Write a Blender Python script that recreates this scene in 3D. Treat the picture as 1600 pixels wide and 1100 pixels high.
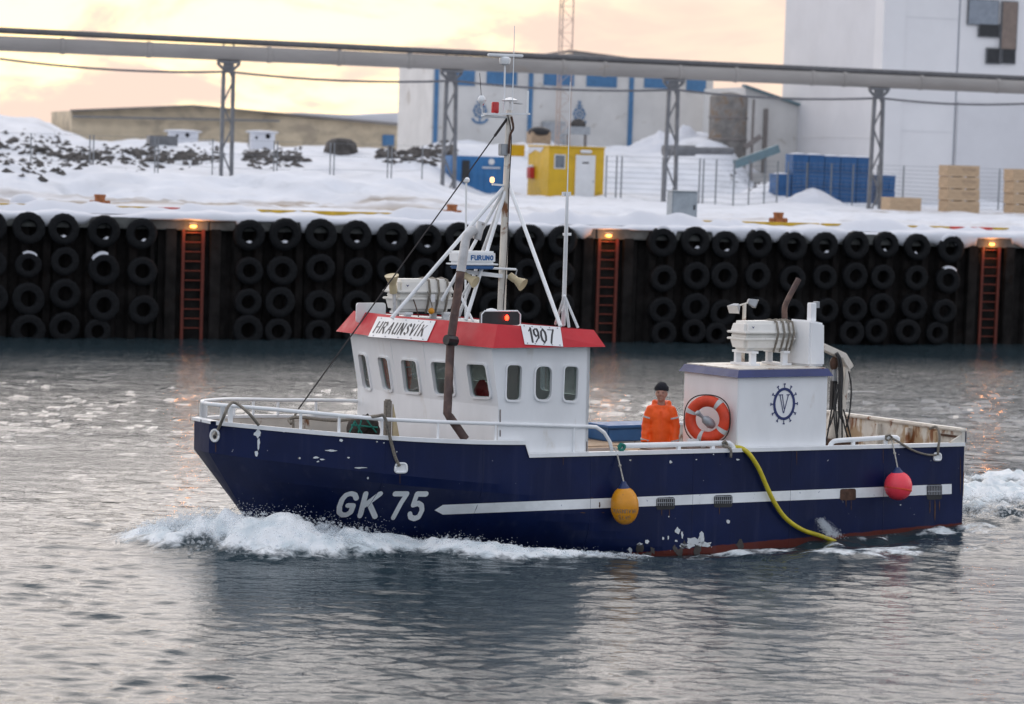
import bpy, bmesh, math, random
import numpy as np
from math import sin, cos, pi, radians, atan, atan2, sqrt
from mathutils import Vector, Matrix, noise
from mathutils.geometry import tessellate_polygon
random.seed(7); rng = np.random.default_rng(7)
SC = bpy.context.scene
for o in list(bpy.data.objects): bpy.data.objects.remove(o, do_unlink=True)
COL = SC.collection

# ------------------------------------------------------------------ camera
F_PX, CAM_H = 4000.0, 5.7
RHO, PIT = atan(.032), atan(310/4000)
FW = Vector((0, cos(PIT), -sin(PIT))); R0 = Vector((1, 0, 0)); U0 = R0.cross(FW)
RT = cos(RHO)*R0 + sin(RHO)*U0; UP = cos(RHO)*U0 - sin(RHO)*R0
CAM = Vector((0, 0, CAM_H))
cd = bpy.data.cameras.new('camera'); cam = bpy.data.objects.new('camera', cd); COL.objects.link(cam)
cam.matrix_world = Matrix(((RT.x, UP.x, -FW.x, 0), (RT.y, UP.y, -FW.y, 0), (RT.z, UP.z, -FW.z, CAM_H), (0, 0, 0, 1)))
cd.sensor_width = 36; cd.lens = 36*F_PX/1600; cd.clip_end = 5000; cd.clip_start = .5
cd.dof.use_dof = True; cd.dof.focus_distance = 37.5; cd.dof.aperture_fstop = 1.5
SC.camera = cam

# ------------------------------------------------------------------ sky, sun, exposure
SUN_AZ, SUN_EL = radians(-9.5), radians(2.4)          # azimuth from +Y towards +X
W = bpy.data.worlds.new('World'); SC.world = W; W.use_nodes = True
nt = W.node_tree; N = nt.nodes; N.clear(); LK = nt.links.new
def wn(t, **k):
    n = N.new(t)
    for a, b in k.items(): setattr(n, a, b)
    return n
def wmath(op, a, b=None, clamp=False):
    n = wn('ShaderNodeMath', operation=op, use_clamp=clamp)
    for i, v in enumerate((a, b)):
        if v is None: continue
        if isinstance(v, (int, float)): n.inputs[i].default_value = v
        else: LK(v, n.inputs[i])
    return n.outputs[0]
def wmix(f, a, b):
    n = wn('ShaderNodeMix', data_type='RGBA')
    for s, v in ((n.inputs[0], f), (n.inputs[6], a), (n.inputs[7], b)):
        if isinstance(v, (int, float)): s.default_value = v
        elif isinstance(v, tuple): s.default_value = (*v, 1)
        else: LK(v, s)
    return n.outputs[2]
def wramp(v, a, b):
    n = wn('ShaderNodeMapRange', interpolation_type='SMOOTHSTEP'); LK(v, n.inputs[0])
    n.inputs[1].default_value = a; n.inputs[2].default_value = b; return n.outputs[0]
tc = wn('ShaderNodeTexCoord'); sep = wn('ShaderNodeSeparateXYZ'); LK(tc.outputs['Generated'], sep.inputs[0])
sky = wn('ShaderNodeTexSky', sky_type='NISHITA', sun_disc=False, sun_elevation=SUN_EL, sun_rotation=SUN_AZ)
skyb = wn('ShaderNodeVectorMath', operation='SCALE'); LK(sky.outputs[0], skyb.inputs[0]); skyb.inputs['Scale'].default_value = .12
dot = wn('ShaderNodeVectorMath', operation='DOT_PRODUCT'); LK(tc.outputs['Generated'], dot.inputs[0])
dot.inputs[1].default_value = (sin(SUN_AZ)*cos(SUN_EL), cos(SUN_AZ)*cos(SUN_EL), sin(SUN_EL))
mp = wn('ShaderNodeMapping'); LK(tc.outputs['Generated'], mp.inputs[0]); mp.inputs['Scale'].default_value = (11, 11, 34)
nz = wn('ShaderNodeTexNoise'); LK(mp.outputs[0], nz.inputs['Vector']); nz.inputs['Scale'].default_value = 1.0
nz.inputs['Detail'].default_value = 7; nz.inputs['Roughness'].default_value = .58; nz.inputs['Distortion'].default_value = .35
nz2 = wn('ShaderNodeTexNoise'); LK(tc.outputs['Generated'], nz2.inputs['Vector']); nz2.inputs['Scale'].default_value = 3.0; nz2.inputs['Detail'].default_value = 5
side = wramp(dot.outputs['Value'], -.45, .62)                      # towards the low sun
low = wramp(sep.outputs[2], .92, .35)
warm = wmath('MULTIPLY', side, low)
front = wmix(wramp(sep.outputs[2], .055, .13), (1.08, .82, .65), (2.05, 1.93, 1.90))
cloud = wmix(warm, (.80, .90, 1.06), front)            # blue-grey overcast, cream towards the sunset
glow = wmath('MULTIPLY', wmath('MULTIPLY', wramp(dot.outputs['Value'], .975, .9985), wramp(nz.outputs[0], .42, .58)), wramp(sep.outputs[2], .16, .05))
cloud2 = wmix(glow, cloud, (2.1, 1.62, .86))                      # yellow breaks in the cloud near the sun
lil = wmath('MULTIPLY', wramp(nz.outputs[0], .54, .40), .55)
cloud3 = wmix(lil, cloud2, (.86, .66, .58))                        # mauve cloud bellies
cov = wramp(nz2.outputs[0], .08, .30)
full = wmix(cov, skyb.outputs[0], cloud3)
bg = wn('ShaderNodeBackground'); LK(full, bg.inputs[0]); bg.inputs[1].default_value = 1.0
out = wn('ShaderNodeOutputWorld'); LK(bg.outputs[0], out.inputs[0])
sl = bpy.data.lights.new('sun', 'SUN'); sl.energy = .5; sl.angle = radians(70); sl.color = (1, .90, .78)
so = bpy.data.objects.new('sun', sl); COL.objects.link(so)
so.rotation_euler = Vector((sin(SUN_AZ)*cos(SUN_EL+.06), cos(SUN_AZ)*cos(SUN_EL+.06), sin(SUN_EL+.06))).to_track_quat('Z', 'Y').to_euler()
so.location = (-60, 200, 60)
SC.view_settings.view_transform = 'Standard'; SC.view_settings.look = 'None'
SC.view_settings.exposure = 0.12; SC.view_settings.gamma = 1; SC.view_settings.use_curve_mapping = False
SC.render.engine = 'CYCLES'; SC.cycles.use_denoising = True
SC.cycles.max_bounces = 8; SC.cycles.transparent_max_bounces = 24; SC.cycles.caustics_reflective = False; SC.cycles.caustics_refractive = False

# ------------------------------------------------------------------ measuring helpers (photo pixel -> point on a known plane)
def ray(px, py): return FW + RT*((px-800)/F_PX) - UP*((py-550)/F_PX)
def atz(px, py, z): d = ray(px, py); return CAM + d*((z-CAM_H)/d.z)
TH, HEEL, HB = radians(30), radians(1.3), 2.2
RB = Matrix.Rotation(TH+pi, 4, 'Z') @ Matrix.Rotation(HEEL, 4, 'X')
_o = atz(1503, 821, 0) - RB @ Vector((0, HB, 0)); _o.z = 0
BM = Matrix.Translation(_o) @ RB; BI = BM.inverted()               # boat frame: x to the bow, y to port, z up
def L(px, py, ax, val):                                            # pixel -> boat point on plane axis = val
    d = BI.to_3x3() @ ray(px, py); c = BI @ CAM; return c + d*((val-c[ax])/d[ax])
def Lp(px, py, p0, nrm):
    d = BI.to_3x3() @ ray(px, py); c = BI @ CAM; return c + d*((p0-c).dot(nrm)/d.dot(nrm))
_qa, _qb = atz(0, 525, 0), atz(1600, 540, 0)
QA = atan2(_qb.y-_qa.y, _qb.x-_qa.x)
QM = Matrix.Translation(_qa) @ Matrix.Rotation(QA, 4, 'Z'); QI = QM.inverted()   # quay frame: u along the edge, v inland, z up
def Q(px, py, v):
    d = QI.to_3x3() @ ray(px, py); c = QI @ CAM; return c + d*((v-c.y)/d.y)
def Qz(px, py, z): return QI @ atz(px, py, z)
ID = Matrix.Identity(4)

# ------------------------------------------------------------------ mesh helpers
BASE = {}
class MB:
    def __init__(s): s.v = []; s.f = []
    def add(s, vs, fs):
        n = len(s.v); s.v += [tuple(p) for p in vs]; s.f += [tuple(i+n for i in f) for f in fs]; return s
    def box(s, a, b):
        x0, y0, z0 = a; x1, y1, z1 = b
        return s.add([(x0,y0,z0),(x1,y0,z0),(x1,y1,z0),(x0,y1,z0),(x0,y0,z1),(x1,y0,z1),(x1,y1,z1),(x0,y1,z1)],
                     [(0,3,2,1),(4,5,6,7),(0,1,5,4),(1,2,6,5),(2,3,7,6),(3,0,4,7)])
    def beam(s, p, q, w, h, up=(0,0,1)):                           # rectangular bar from p to q
        p, q = Vector(p), Vector(q); d = (q-p).normalized(); u = Vector(up)
        if abs(d.dot(u)) > .98: u = Vector((1, 0, 0))
        r = d.cross(u).normalized()*w/2; t = r.cross(d).normalized()*h/2
        return s.add([p-r-t,p+r-t,p+r+t,p-r+t,q-r-t,q+r-t,q+r+t,q-r+t],[(0,3,2,1),(4,5,6,7),(0,1,5,4),(1,2,6,5),(2,3,7,6),(3,0,4,7)])
    def tube(s, pts, r, n=8, caps=True):
        pts = [Vector(p) for p in pts]; rs = r if isinstance(r, (list, tuple)) else [r]*len(pts)
        ref = None; base = len(s.v); vs = []
        for i, p in enumerate(pts):
            d = (pts[min(i+1, len(pts)-1)] - pts[max(i-1, 0)])
            d = d.normalized() if d.length > 1e-9 else Vector((0, 0, 1))
            if ref is None: ref = Vector((0, 0, 1)) if abs(d.z) < .9 else Vector((1, 0, 0))
            a = (ref - d*ref.dot(d)).normalized(); b = d.cross(a); ref = a
            vs += [p + (a*cos(2*pi*k/n) + b*sin(2*pi*k/n))*rs[i] for k in range(n)]
        fs = [(i*n+k, i*n+(k+1)%n, (i+1)*n+(k+1)%n, (i+1)*n+k) for i in range(len(pts)-1) for k in range(n)]
        if caps: fs += [tuple(range(n))[::-1], tuple((len(pts)-1)*n+k for k in range(n))]
        return s.add(vs, fs)
    def lathe(s, prof, c, ax=(0,0,1), n=16):                       # prof: (radius, height) along ax from c
        a = Vector(ax).normalized(); u = a.orthogonal().normalized(); w = a.cross(u); c = Vector(c)
        vs = [c + a*h + (u*cos(2*pi*k/n)+w*sin(2*pi*k/n))*max(r, 1e-4) for r, h in prof for k in range(n)]
        fs = [(i*n+k, i*n+(k+1)%n, (i+1)*n+(k+1)%n, (i+1)*n+k) for i in range(len(prof)-1) for k in range(n)]
        fs += [tuple(range(n))[::-1], tuple((len(prof)-1)*n+k for k in range(n))]
        return s.add(vs, fs)
    def ball(s, c, r, n=10, m=7):
        rx, ry, rz = r if isinstance(r, (list, tuple)) else (r, r, r)
        vs = []; c = Vector(c)
        for i in range(m+1):
            t = pi*i/m
            vs += [c + Vector((rx*sin(t)*cos(2*pi*k/n), ry*sin(t)*sin(2*pi*k/n), rz*cos(t))) for k in range(n)]
        return s.add(vs, [(i*n+k, (i+1)*n+k, (i+1)*n+(k+1)%n, i*n+(k+1)%n) for i in range(m) for k in range(n)])
    def prism(s, loop, ext):                                       # flat loop of points extruded by vector ext
        n = len(loop); e = Vector(ext); lp = [Vector(p) for p in loop]
        return s.add(lp + [p+e for p in lp], [tuple(range(n))[::-1], tuple(range(n, 2*n))] + [(i, (i+1)%n, n+(i+1)%n, n+i) for i in range(n)])
    def plate(s, outer, holes, fn, t):                             # 2D outline with holes, mapped by fn(u, v, w), w in 0..t
        loops = [outer]+holes; flat = [p for l in loops for p in l]; n = len(flat)
        tris = tessellate_polygon([[Vector((p[0], p[1], 0)) for p in l] for l in loops])
        vs = [fn(p[0], p[1], 0) for p in flat] + [fn(p[0], p[1], t) for p in flat]
        fs = [tuple(x) for x in tris] + [tuple(i+n for i in x)[::-1] for x in tris]
        k = 0
        for l in loops:
            m = len(l); fs += [(k+i, k+(i+1)%m, n+k+(i+1)%m, n+k+i) for i in range(m)]; k += m
        return s.add(vs, fs)
    def grid(s, P):                                                # P[i][j] points
        n, m = len(P), len(P[0])
        return s.add([p for r in P for p in r], [(i*m+j, i*m+j+1, (i+1)*m+j+1, (i+1)*m+j) for i in range(n-1) for j in range(m-1)])
    def mesh(s, name, off=None):
        me = bpy.data.meshes.new(name)
        vs = s.v if off is None else [(a-off[0], b-off[1], c-off[2]) for a, b, c in s.v]
        me.from_pydata(vs, [], s.f); me.update(); return me
    def build(s, name, mat, parent=None, frame=ID, smooth=False, bevel=0, fix=True):
        off = BASE.get(parent.name) if parent is not None else None
        me = s.mesh(name, off)
        if fix or bevel:
            b = bmesh.new(); b.from_mesh(me)
            if bevel:
                bmesh.ops.recalc_face_normals(b, faces=b.faces)
                es = [e for e in b.edges if len(e.link_faces) == 2 and e.calc_face_angle(0) > .6]
                bmesh.ops.bevel(b, geom=es, offset=bevel, segments=2, affect='EDGES', clamp_overlap=True)
            if fix: bmesh.ops.recalc_face_normals(b, faces=b.faces)
            b.to_mesh(me); b.free()
        if smooth: shade(me, smooth)
        me.materials.append(mat); return link(name, me, parent, frame)
def shade(me, ang=True):
    me.polygons.foreach_set('use_smooth', [True]*len(me.polygons))
    if ang is not True:
        b = bmesh.new(); b.from_mesh(me)
        for e in b.edges:
            if len(e.link_faces) == 2 and e.calc_face_angle(0) > ang: e.smooth = False
        b.to_mesh(me); b.free()
def link(name, me, parent=None, frame=ID):
    o = bpy.data.objects.new(name, me); COL.objects.link(o)
    if parent is not None:
        o.parent = parent; BASE[o.name] = BASE.get(parent.name)
    else: o.matrix_world = frame
    return o
def tag(o, label, cat, group=None):
    o['label'] = label; o['category'] = cat
    if group: o['group'] = group
    return o
def thing(name, label, cat, base, frame, group=None):
    o = bpy.data.objects.new(name, None); COL.objects.link(o); o.empty_display_size = .2
    o.matrix_world = frame @ Matrix.Translation(Vector(base)); BASE[o.name] = tuple(base)
    return tag(o, label, cat, group)
def one(mb, name, label, cat, mat, base, frame, group=None, **k):  # a thing that is a single mesh
    BASE['__tmp'] = tuple(base)
    class _P: name = '__tmp'
    b = Vector(base); mb.v = [(p[0]-b.x, p[1]-b.y, p[2]-b.z) for p in mb.v]
    return tag(mb.build(name, mat, None, frame @ Matrix.Translation(b), **k), label, cat, group)
def remesh(o, vox, smooth=4):                                      # melt overlapping shapes into one skin
    m = o.modifiers.new('r', 'REMESH'); m.mode = 'VOXEL'; m.voxel_size = vox
    if smooth: s = o.modifiers.new('s', 'SMOOTH'); s.factor = .5; s.iterations = smooth
    bpy.context.view_layer.update(); dg = bpy.context.evaluated_depsgraph_get()
    me = bpy.data.meshes.new_from_object(o.evaluated_get(dg)); o.modifiers.clear(); o.data = me
    me.polygons.foreach_set('use_smooth', [True]*len(me.polygons)); return o
def arc(c, r, a0, a1, n, u, w):
    return [Vector(c) + Vector(u)*(r*cos(a0+(a1-a0)*i/n)) + Vector(w)*(r*sin(a0+(a1-a0)*i/n)) for i in range(n+1)]
def smoothpath(pts, n=6):                                          # Catmull-Rom
    P = [Vector(p) for p in pts]; P = [2*P[0]-P[1]] + P + [2*P[-1]-P[-2]]; o = []
    for i in range(1, len(P)-2):
        for k in range(n):
            t = k/n; a, b, c, d = P[i-1], P[i], P[i+1], P[i+2]
            o.append(.5*((2*b) + (c-a)*t + (2*a-5*b+4*c-d)*t*t + (-a+3*b-3*c+d)*t**3))
    return o + [P[-2]]
def rrect(pts, r, n=4):                                            # round the corners of a 2D polygon
    o = []; m = len(pts)
    for i in range(m):
        p, a, b = Vector(pts[i]), Vector(pts[i-1]), Vector(pts[(i+1) % m])
        e, f = (a-p).normalized()*min(r, (a-p).length*.45), (b-p).normalized()*min(r, (b-p).length*.45)
        for k in range(n+1):
            t = k/n; o.append(tuple((p+e)*(1-t)**2 + 2*p*t*(1-t) + (p+f)*t*t))
    return o

# ------------------------------------------------------------------ materials
def mat(name, col, rough=.55, metal=0., var=.12, scale=3., bump=0., bscale=25., col2=None, thr=(.52, .62), s2=2.5, stretch=(1, 1, 1), emit=None, es=0., spec=.5, d2=6, s3=None, rust=None):
    m = bpy.data.materials.new(name); m.use_nodes = True; t = m.node_tree; nd = t.nodes; lk = t.links.new
    b = nd['Principled BSDF']; b.inputs['Roughness'].default_value = rough; b.inputs['Metallic'].default_value = metal
    b.inputs['Specular IOR Level'].default_value = spec
    co = nd.new('ShaderNodeTexCoord'); mpn = nd.new('ShaderNodeMapping'); lk(co.outputs['Object'], mpn.inputs[0]); mpn.inputs['Scale'].default_value = stretch
    def noi(sc, det=5, dist=0.):
        n = nd.new('ShaderNodeTexNoise'); lk(mpn.outputs[0], n.inputs['Vector']); n.inputs['Scale'].default_value = sc
        n.inputs['Detail'].default_value = det; n.inputs['Roughness'].default_value = .6; n.inputs['Distortion'].default_value = dist; return n.outputs[0]
    def rng_(v, a, b2, c=0., d=1.):
        n = nd.new('ShaderNodeMapRange'); n.interpolation_type = 'SMOOTHSTEP'; lk(v, n.inputs[0])
        for i, x in enumerate((a, b2, c, d)): n.inputs[i+1].default_value = x
        return n.outputs[0]
    def mixc(f, a, c):
        n = nd.new('ShaderNodeMix'); n.data_type = 'RGBA'
        lk(f, n.inputs[0]) if not isinstance(f, float) else None
        for s, v in ((n.inputs[6], a), (n.inputs[7], c)):
            if isinstance(v, tuple): s.default_value = (*v, 1)
            else: lk(v, s)
        return n.outputs[2]
    n1 = noi(scale)
    lo = tuple(max(0, c*(1-var)) for c in col); hi = tuple(min(1, c*(1+var)) for c in col)
    c = mixc(rng_(n1, .3, .7), lo, hi)
    if col2: c = mixc(rng_(noi(s2, d2, .4), *thr), c, col2)
    if rust: c = mixc(rng_(noi(rust[1], 7, .6), rust[2], rust[2]+.12), c, rust[0])
    lk(c, b.inputs['Base Color'])
    r2 = rng_(noi(scale*2.3), .3, .7, max(.02, rough-.1), min(1, rough+.1)); lk(r2, b.inputs['Roughness'])
    if bump:
        bn = nd.new('ShaderNodeBump'); bn.inputs['Strength'].default_value = bump; bn.inputs['Distance'].default_value = .02
        lk(noi(bscale, 6), bn.inputs['Height']); lk(bn.outputs[0], b.inputs['Normal'])
    if emit: b.inputs['Emission Color'].default_value = (*emit, 1); b.inputs['Emission Strength'].default_value = es
    m['nodes_ready'] = 1
    return m
RUST = (.22, .085, .03)
M = {}
M['white'] = mat('white_paint', (.80, .815, .825), .42, var=.05, scale=1.5, bump=.16, bscale=3.5, col2=(.66, .64, .60), thr=(.60, .76), s2=2.2, stretch=(1, 1, .4), rust=((.42, .30, .2), 3.2, .70))
M['white_rust'] = mat('white_paint_rusty', (.66, .62, .55), .5, var=.08, rust=(RUST, 3.4, .55), bump=.15)
M['stern_rust'] = mat('stern_paint_rusted', (.68, .65, .58), .55, var=.1, col2=(.42, .30, .18), thr=(.48, .60), s2=3, rust=(RUST, 4.5, .52), stretch=(1, 1, .45), bump=.25)
M['rail'] = mat('rail_paint', (.77, .79, .80), .4, var=.05, rust=(RUST, 9, .70))
M['red'] = mat('red_paint', (.47, .018, .028), .5, var=.08, scale=2, bump=.05, bscale=6, spec=.3)
M['navy'] = mat('navy_paint', (.013, .026, .125), .4, var=.12, scale=2.5, bump=.06, bscale=5)
M['sign'] = mat('sign_white', (.74, .75, .76), .4, var=.03)
M['ink'] = mat('black_lettering', (.02, .02, .025), .5, var=.2)
M['num'] = mat('white_lettering', (.76, .79, .80), .5, var=.08, col2=(.3, .33, .42), thr=(.66, .7), s2=9)
M['flake'] = mat('bare_paint_patch', (.62, .66, .68), .6, var=.12, col2=(.33, .27, .2), thr=(.6, .66), s2=14)
M['rustm'] = mat('rusted_steel', (.075, .038, .024), .8, var=.4, scale=9, bump=.4)
M['brownpipe'] = mat('brown_exhaust', (.075, .045, .04), .7, var=.3, scale=6, bump=.2, col2=(.15, .09, .07), thr=(.5, .7))
M['steelgrey'] = mat('grey_galvanised', (.33, .35, .37), .5, metal=.3, var=.15, scale=5)
M['greypipe'] = mat('exhaust_lagging', (.50, .50, .50), .5, var=.15, scale=6, rust=((.2, .16, .13), 7, .60))
M['grp'] = mat('cream_fibreglass', (.74, .73, .69), .42, var=.05, scale=3, col2=(.45, .42, .36), thr=(.64, .74), s2=6)
M['cream'] = mat('cream_horn', (.50, .42, .26), .5, var=.1)
M['black'] = mat('black_plastic', (.012, .012, .014), .5, var=.3)
M['hose'] = mat('black_rubber_hose', (.014, .015, .017), .45, var=.3)
M['rope'] = mat('weathered_rope', (.20, .18, .15), .9, var=.3, scale=40, bump=.6, bscale=90)
M['ropelight'] = mat('pale_rope', (.42, .40, .36), .9, var=.25, scale=40, bump=.5, bscale=90)
M['green'] = mat('green_rope', (.02, .19, .15), .9, var=.3, scale=40, bump=.5, bscale=90)
M['wire'] = mat('stay_wire', (.04, .035, .035), .6, metal=.5)
M['blueplastic'] = mat('blue_plastic', (.02, .10, .26), .5, var=.15, col2=(.25, .3, .36), thr=(.66, .72), s2=6)
M['radarblue'] = mat('radar_blue', (.03, .13, .34), .4)
M['wood'] = mat('weathered_wood', (.36, .26, .17), .8, var=.25, scale=3, stretch=(1, 8, 8), bump=.3)
M['plywood'] = mat('crate_board', (.46, .33, .21), .75, var=.16, scale=2.5, stretch=(1, 1, 9), bump=.2)
M['orange'] = mat('orange_oilskin', (1.0, .115, .006), .55, var=.08, scale=5, bump=.25, bscale=9)
M['buoyred'] = mat('lifebuoy_orange', (.66, .055, .015), .5, var=.10, scale=8)
M['reflect'] = mat('reflective_tape', (.55, .56, .55), .4, var=.1)
M['skin'] = mat('skin', (.40, .215, .16), .55, var=.1, scale=18)
M['beanie'] = mat('dark_knit', (.012, .013, .02), .95, var=.3, scale=60, bump=.6, bscale=120)
M['trouser'] = mat('dark_trousers', (.03, .035, .05), .85)
M['glove'] = mat('black_glove', (.015, .015, .018), .7)
M['yellowbuoy'] = mat('yellow_buoy_vinyl', (.66, .27, .008), .42, var=.10, scale=5, col2=(.40, .17, .02), thr=(.62, .74), s2=7)
M['pinkbuoy'] = mat('fluorescent_pink_buoy', (.86, .055, .085), .42, var=.08, scale=5)
M['buoyblue'] = mat('buoy_cap_blue', (.012, .03, .11), .5)
M['yhose'] = mat('yellow_hose_rubber', (.52, .43, .02), .45, var=.15, scale=9)
M['net'] = mat('tangled_net', (.035, .028, .024), .95, var=.5, scale=14, bump=.9, bscale=40)
M['deck'] = mat('deck_paint', (.16, .12, .10), .8, var=.25, bump=.2, rust=(RUST, 5, .56))
M['tyre'] = mat('tyre_rubber', (.0055, .0062, .0075), .75, var=.45, scale=7, bump=.25, bscale=20, spec=.22)
M['pile'] = mat('tarred_sheet_pile', (.0135, .012, .0115), .85, var=.5, scale=2, bump=.4, bscale=7, rust=((.013, .008, .006), 1.6, .56), spec=.15)
M['concrete'] = mat('wet_concrete', (.10, .105, .10), .8, var=.3, scale=2.5, bump=.3)
M['ladder'] = mat('ladder_red', (.10, .012, .003), .6, var=.2, scale=8)
M['kerby'] = mat('yellow_kerb', (.52, .33, .02), .7, var=.2, scale=4)
M['kerbr'] = mat('red_kerb', (.55, .05, .03), .7, var=.2, scale=4)
M['bollard'] = mat('rusty_bollard', (.28, .10, .035), .85, var=.3, scale=8, bump=.4)
M['pipe1'] = mat('insulated_pipe', (.27, .255, .24), .6, var=.10, scale=1.2, stretch=(.3, 1, 1), rust=((.26, .23, .2), 1.4, .62))
M['pipe2'] = mat('dark_pipe', (.10, .10, .105), .6, var=.15)
M['cable'] = mat('cable_grey', (.13, .13, .14), .7)
M['pylon'] = mat('pylon_steel', (.145, .15, .16), .6, var=.2, scale=3)
M['fence'] = mat('fence_steel', (.17, .185, .20), .5, var=.1)
M['yellowc'] = mat('yellow_cabin_paint', (.60, .37, .01), .5, var=.08, scale=1.5, rust=((.34, .22, .03), 1.2, .62))
M['bluec'] = mat('blue_container_paint', (.025, .15, .36), .5, var=.12, scale=1.5)
M['tubblue'] = mat('tub_blue', (.018, .095, .25), .55, var=.15, scale=1.5)
M['door'] = mat('white_door', (.68, .69, .70), .5, var=.04)
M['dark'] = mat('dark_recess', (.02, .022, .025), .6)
M['redbox'] = mat('red_box', (.45, .03, .03), .5)
M['metalbox'] = mat('zinc_box', (.30, .34, .37), .45, metal=.4, var=.12, scale=3)
M['factory'] = mat('factory_render', (.60, .59, .57), .8, var=.07, scale=.5, bump=.1, rust=((.42, .39, .35), .9, .60))
M['factoryblue'] = mat('factory_blue', (.06, .17, .33), .6, var=.12)
M['rooft'] = mat('roof_grey', (.20, .18, .17), .8)
M['teal'] = mat('teal_trim', (.12, .19, .22), .6)
M['towerw'] = mat('silo_white', (.70, .695, .70), .75, var=.03, scale=.35, bump=.05, bscale=.8)
M['towerg'] = mat('silo_grey_shade', (.62, .62, .635), .75, var=.04, scale=.35)  # grey of joints and lower cladding; also the side wall's shading as colour
M['seam'] = mat('panel_seam', (.30, .32, .36), .7)
M['glassd'] = mat('dull_window', (.12, .14, .16), .3, var=.3, scale=1.2)
M['greyp'] = mat('grey_shutter', (.22, .25, .29), .6)
M['brownp'] = mat('brown_shutter', (.20, .155, .13), .7)
M['beige'] = mat('beige_wall', (.55, .46, .33), .85, var=.12, scale=.8, col2=(.38, .32, .24), thr=(.48, .66), s2=.45, stretch=(1, 1, 1.6), bump=.1)
M['rock'] = mat('lava_rock', (.07, .064, .06), .9, var=.5, scale=2, bump=.6, bscale=6)
M['tank'] = mat('rusty_tank', (.19, .18, .17), .8, var=.3, scale=1.5, rust=((.20, .15, .11), 1.5, .5))
M['redlamp'] = mat('red_lamp', (.6, .01, .01), .3, emit=(1, .03, .01), es=9)
M['lamp'] = mat('lit_bulb', (.9, .6, .3), .3, emit=(1, .55, .25), es=1.6)
M['qlamp'] = mat('quay_lamp', (.9, .5, .2), .3, emit=(1, .40, .08), es=3.5)
M['redglass'] = mat('red_lens', (.50, .02, .02), .2)
def simple_glass(name, tint, rough=.02, alpha=.75):
    m = bpy.data.materials.new(name); m.use_nodes = True; t = m.node_tree; b = t.nodes['Principled BSDF']; o = t.nodes['Material Output']
    tr = t.nodes.new('ShaderNodeBsdfTransparent'); tr.inputs[0].default_value = (*tint, 1)
    gl = t.nodes.new('ShaderNodeBsdfGlossy'); gl.inputs['Roughness'].default_value = rough; lw = t.nodes.new('ShaderNodeLayerWeight'); lw.inputs[0].default_value = .5; pw_ = t.nodes.new('ShaderNodeMath'); pw_.operation = 'POWER'; t.links.new(lw.outputs['Facing'], pw_.inputs[0]); pw_.inputs[1].default_value = 5
    fr = t.nodes.new('ShaderNodeMath'); fr.operation = 'MULTIPLY_ADD'; t.links.new(pw_.outputs[0], fr.inputs[0]); fr.inputs[1].default_value = .95; fr.inputs[2].default_value = .04
    no = t.nodes.new('ShaderNodeTexNoise'); no.inputs['Scale'].default_value = 1.4; bp = t.nodes.new('ShaderNodeBump'); bp.inputs['Strength'].default_value = .04
    t.links.new(no.outputs[0], bp.inputs['Height']); t.links.new(bp.outputs[0], gl.inputs['Normal'])
    mx = t.nodes.new('ShaderNodeMixShader'); t.links.new(fr.outputs[0], mx.inputs[0]); t.links.new(tr.outputs[0], mx.inputs[1]); t.links.new(gl.outputs[0], mx.inputs[2])
    t.links.new(mx.outputs[0], o.inputs[0]); return m
M['glass'] = simple_glass('window_glass', (.70, .75, .74))
# snow: grey-brown where wheels have run on the apron
def snow_mat():
    m = mat('snow', (.63, .645, .685), .7, var=.03, scale=.6, bump=.5, bscale=3.5, spec=.2); return m
M['snow'] = snow_mat()
# ================================================================== THE SETTING
def field(n, size, lmin, lmax, power=1.0, direction=None, spread=2, seed=0):
    g = np.random.default_rng(seed); k = np.fft.fftfreq(n, size/n); kx, ky = np.meshgrid(k, k, indexing='ij')
    kk = np.hypot(kx, ky); kk[0, 0] = 1e9; amp = np.where((kk > 1/lmax) & (kk < 1/lmin), kk**(-power), 0)
    if direction is not None:
        c = np.abs(np.cos(np.arctan2(ky, kx)-direction)); amp = amp*(c**spread+.06)
    f = np.fft.ifft2(amp*np.exp(2j*pi*g.random((n, n)))).real; return f/f.std()
def samp(f, size, x, y):
    n = f.shape[0]; a = np.mod(x/size, 1)*n; b = np.mod(y/size, 1)*n; i = a.astype(int); j = b.astype(int); s = a-i; t = b-j
    i %= n; j %= n; i2 = (i+1) % n; j2 = (j+1) % n
    return f[i, j]*(1-s)*(1-t)+f[i2, j]*s*(1-t)+f[i, j2]*(1-s)*t+f[i2, j2]*s*t
def np_mesh(name, V, nx, ny, attrs=None, smooth=True):
    idx = np.arange(nx*ny).reshape(nx, ny); q = np.stack([idx[:-1, :-1], idx[1:, :-1], idx[1:, 1:], idx[:-1, 1:]], -1).reshape(-1, 4)
    me = bpy.data.meshes.new(name); me.vertices.add(len(V)); me.vertices.foreach_set('co', V.astype(np.float32).ravel())
    me.loops.add(q.size); me.loops.foreach_set('vertex_index', q.ravel().astype(np.int32))
    me.polygons.add(len(q)); me.polygons.foreach_set('loop_start', np.arange(0, q.size, 4, dtype=np.int32))
    me.polygons.foreach_set('use_smooth', np.ones(len(q), bool))
    for k, a in (attrs or {}).items():
        at = me.attributes.new(k, 'FLOAT', 'POINT'); at.data.foreach_set('value', a.astype(np.float32).ravel())
    me.update(calc_edges=True); me.validate(); return me

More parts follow.
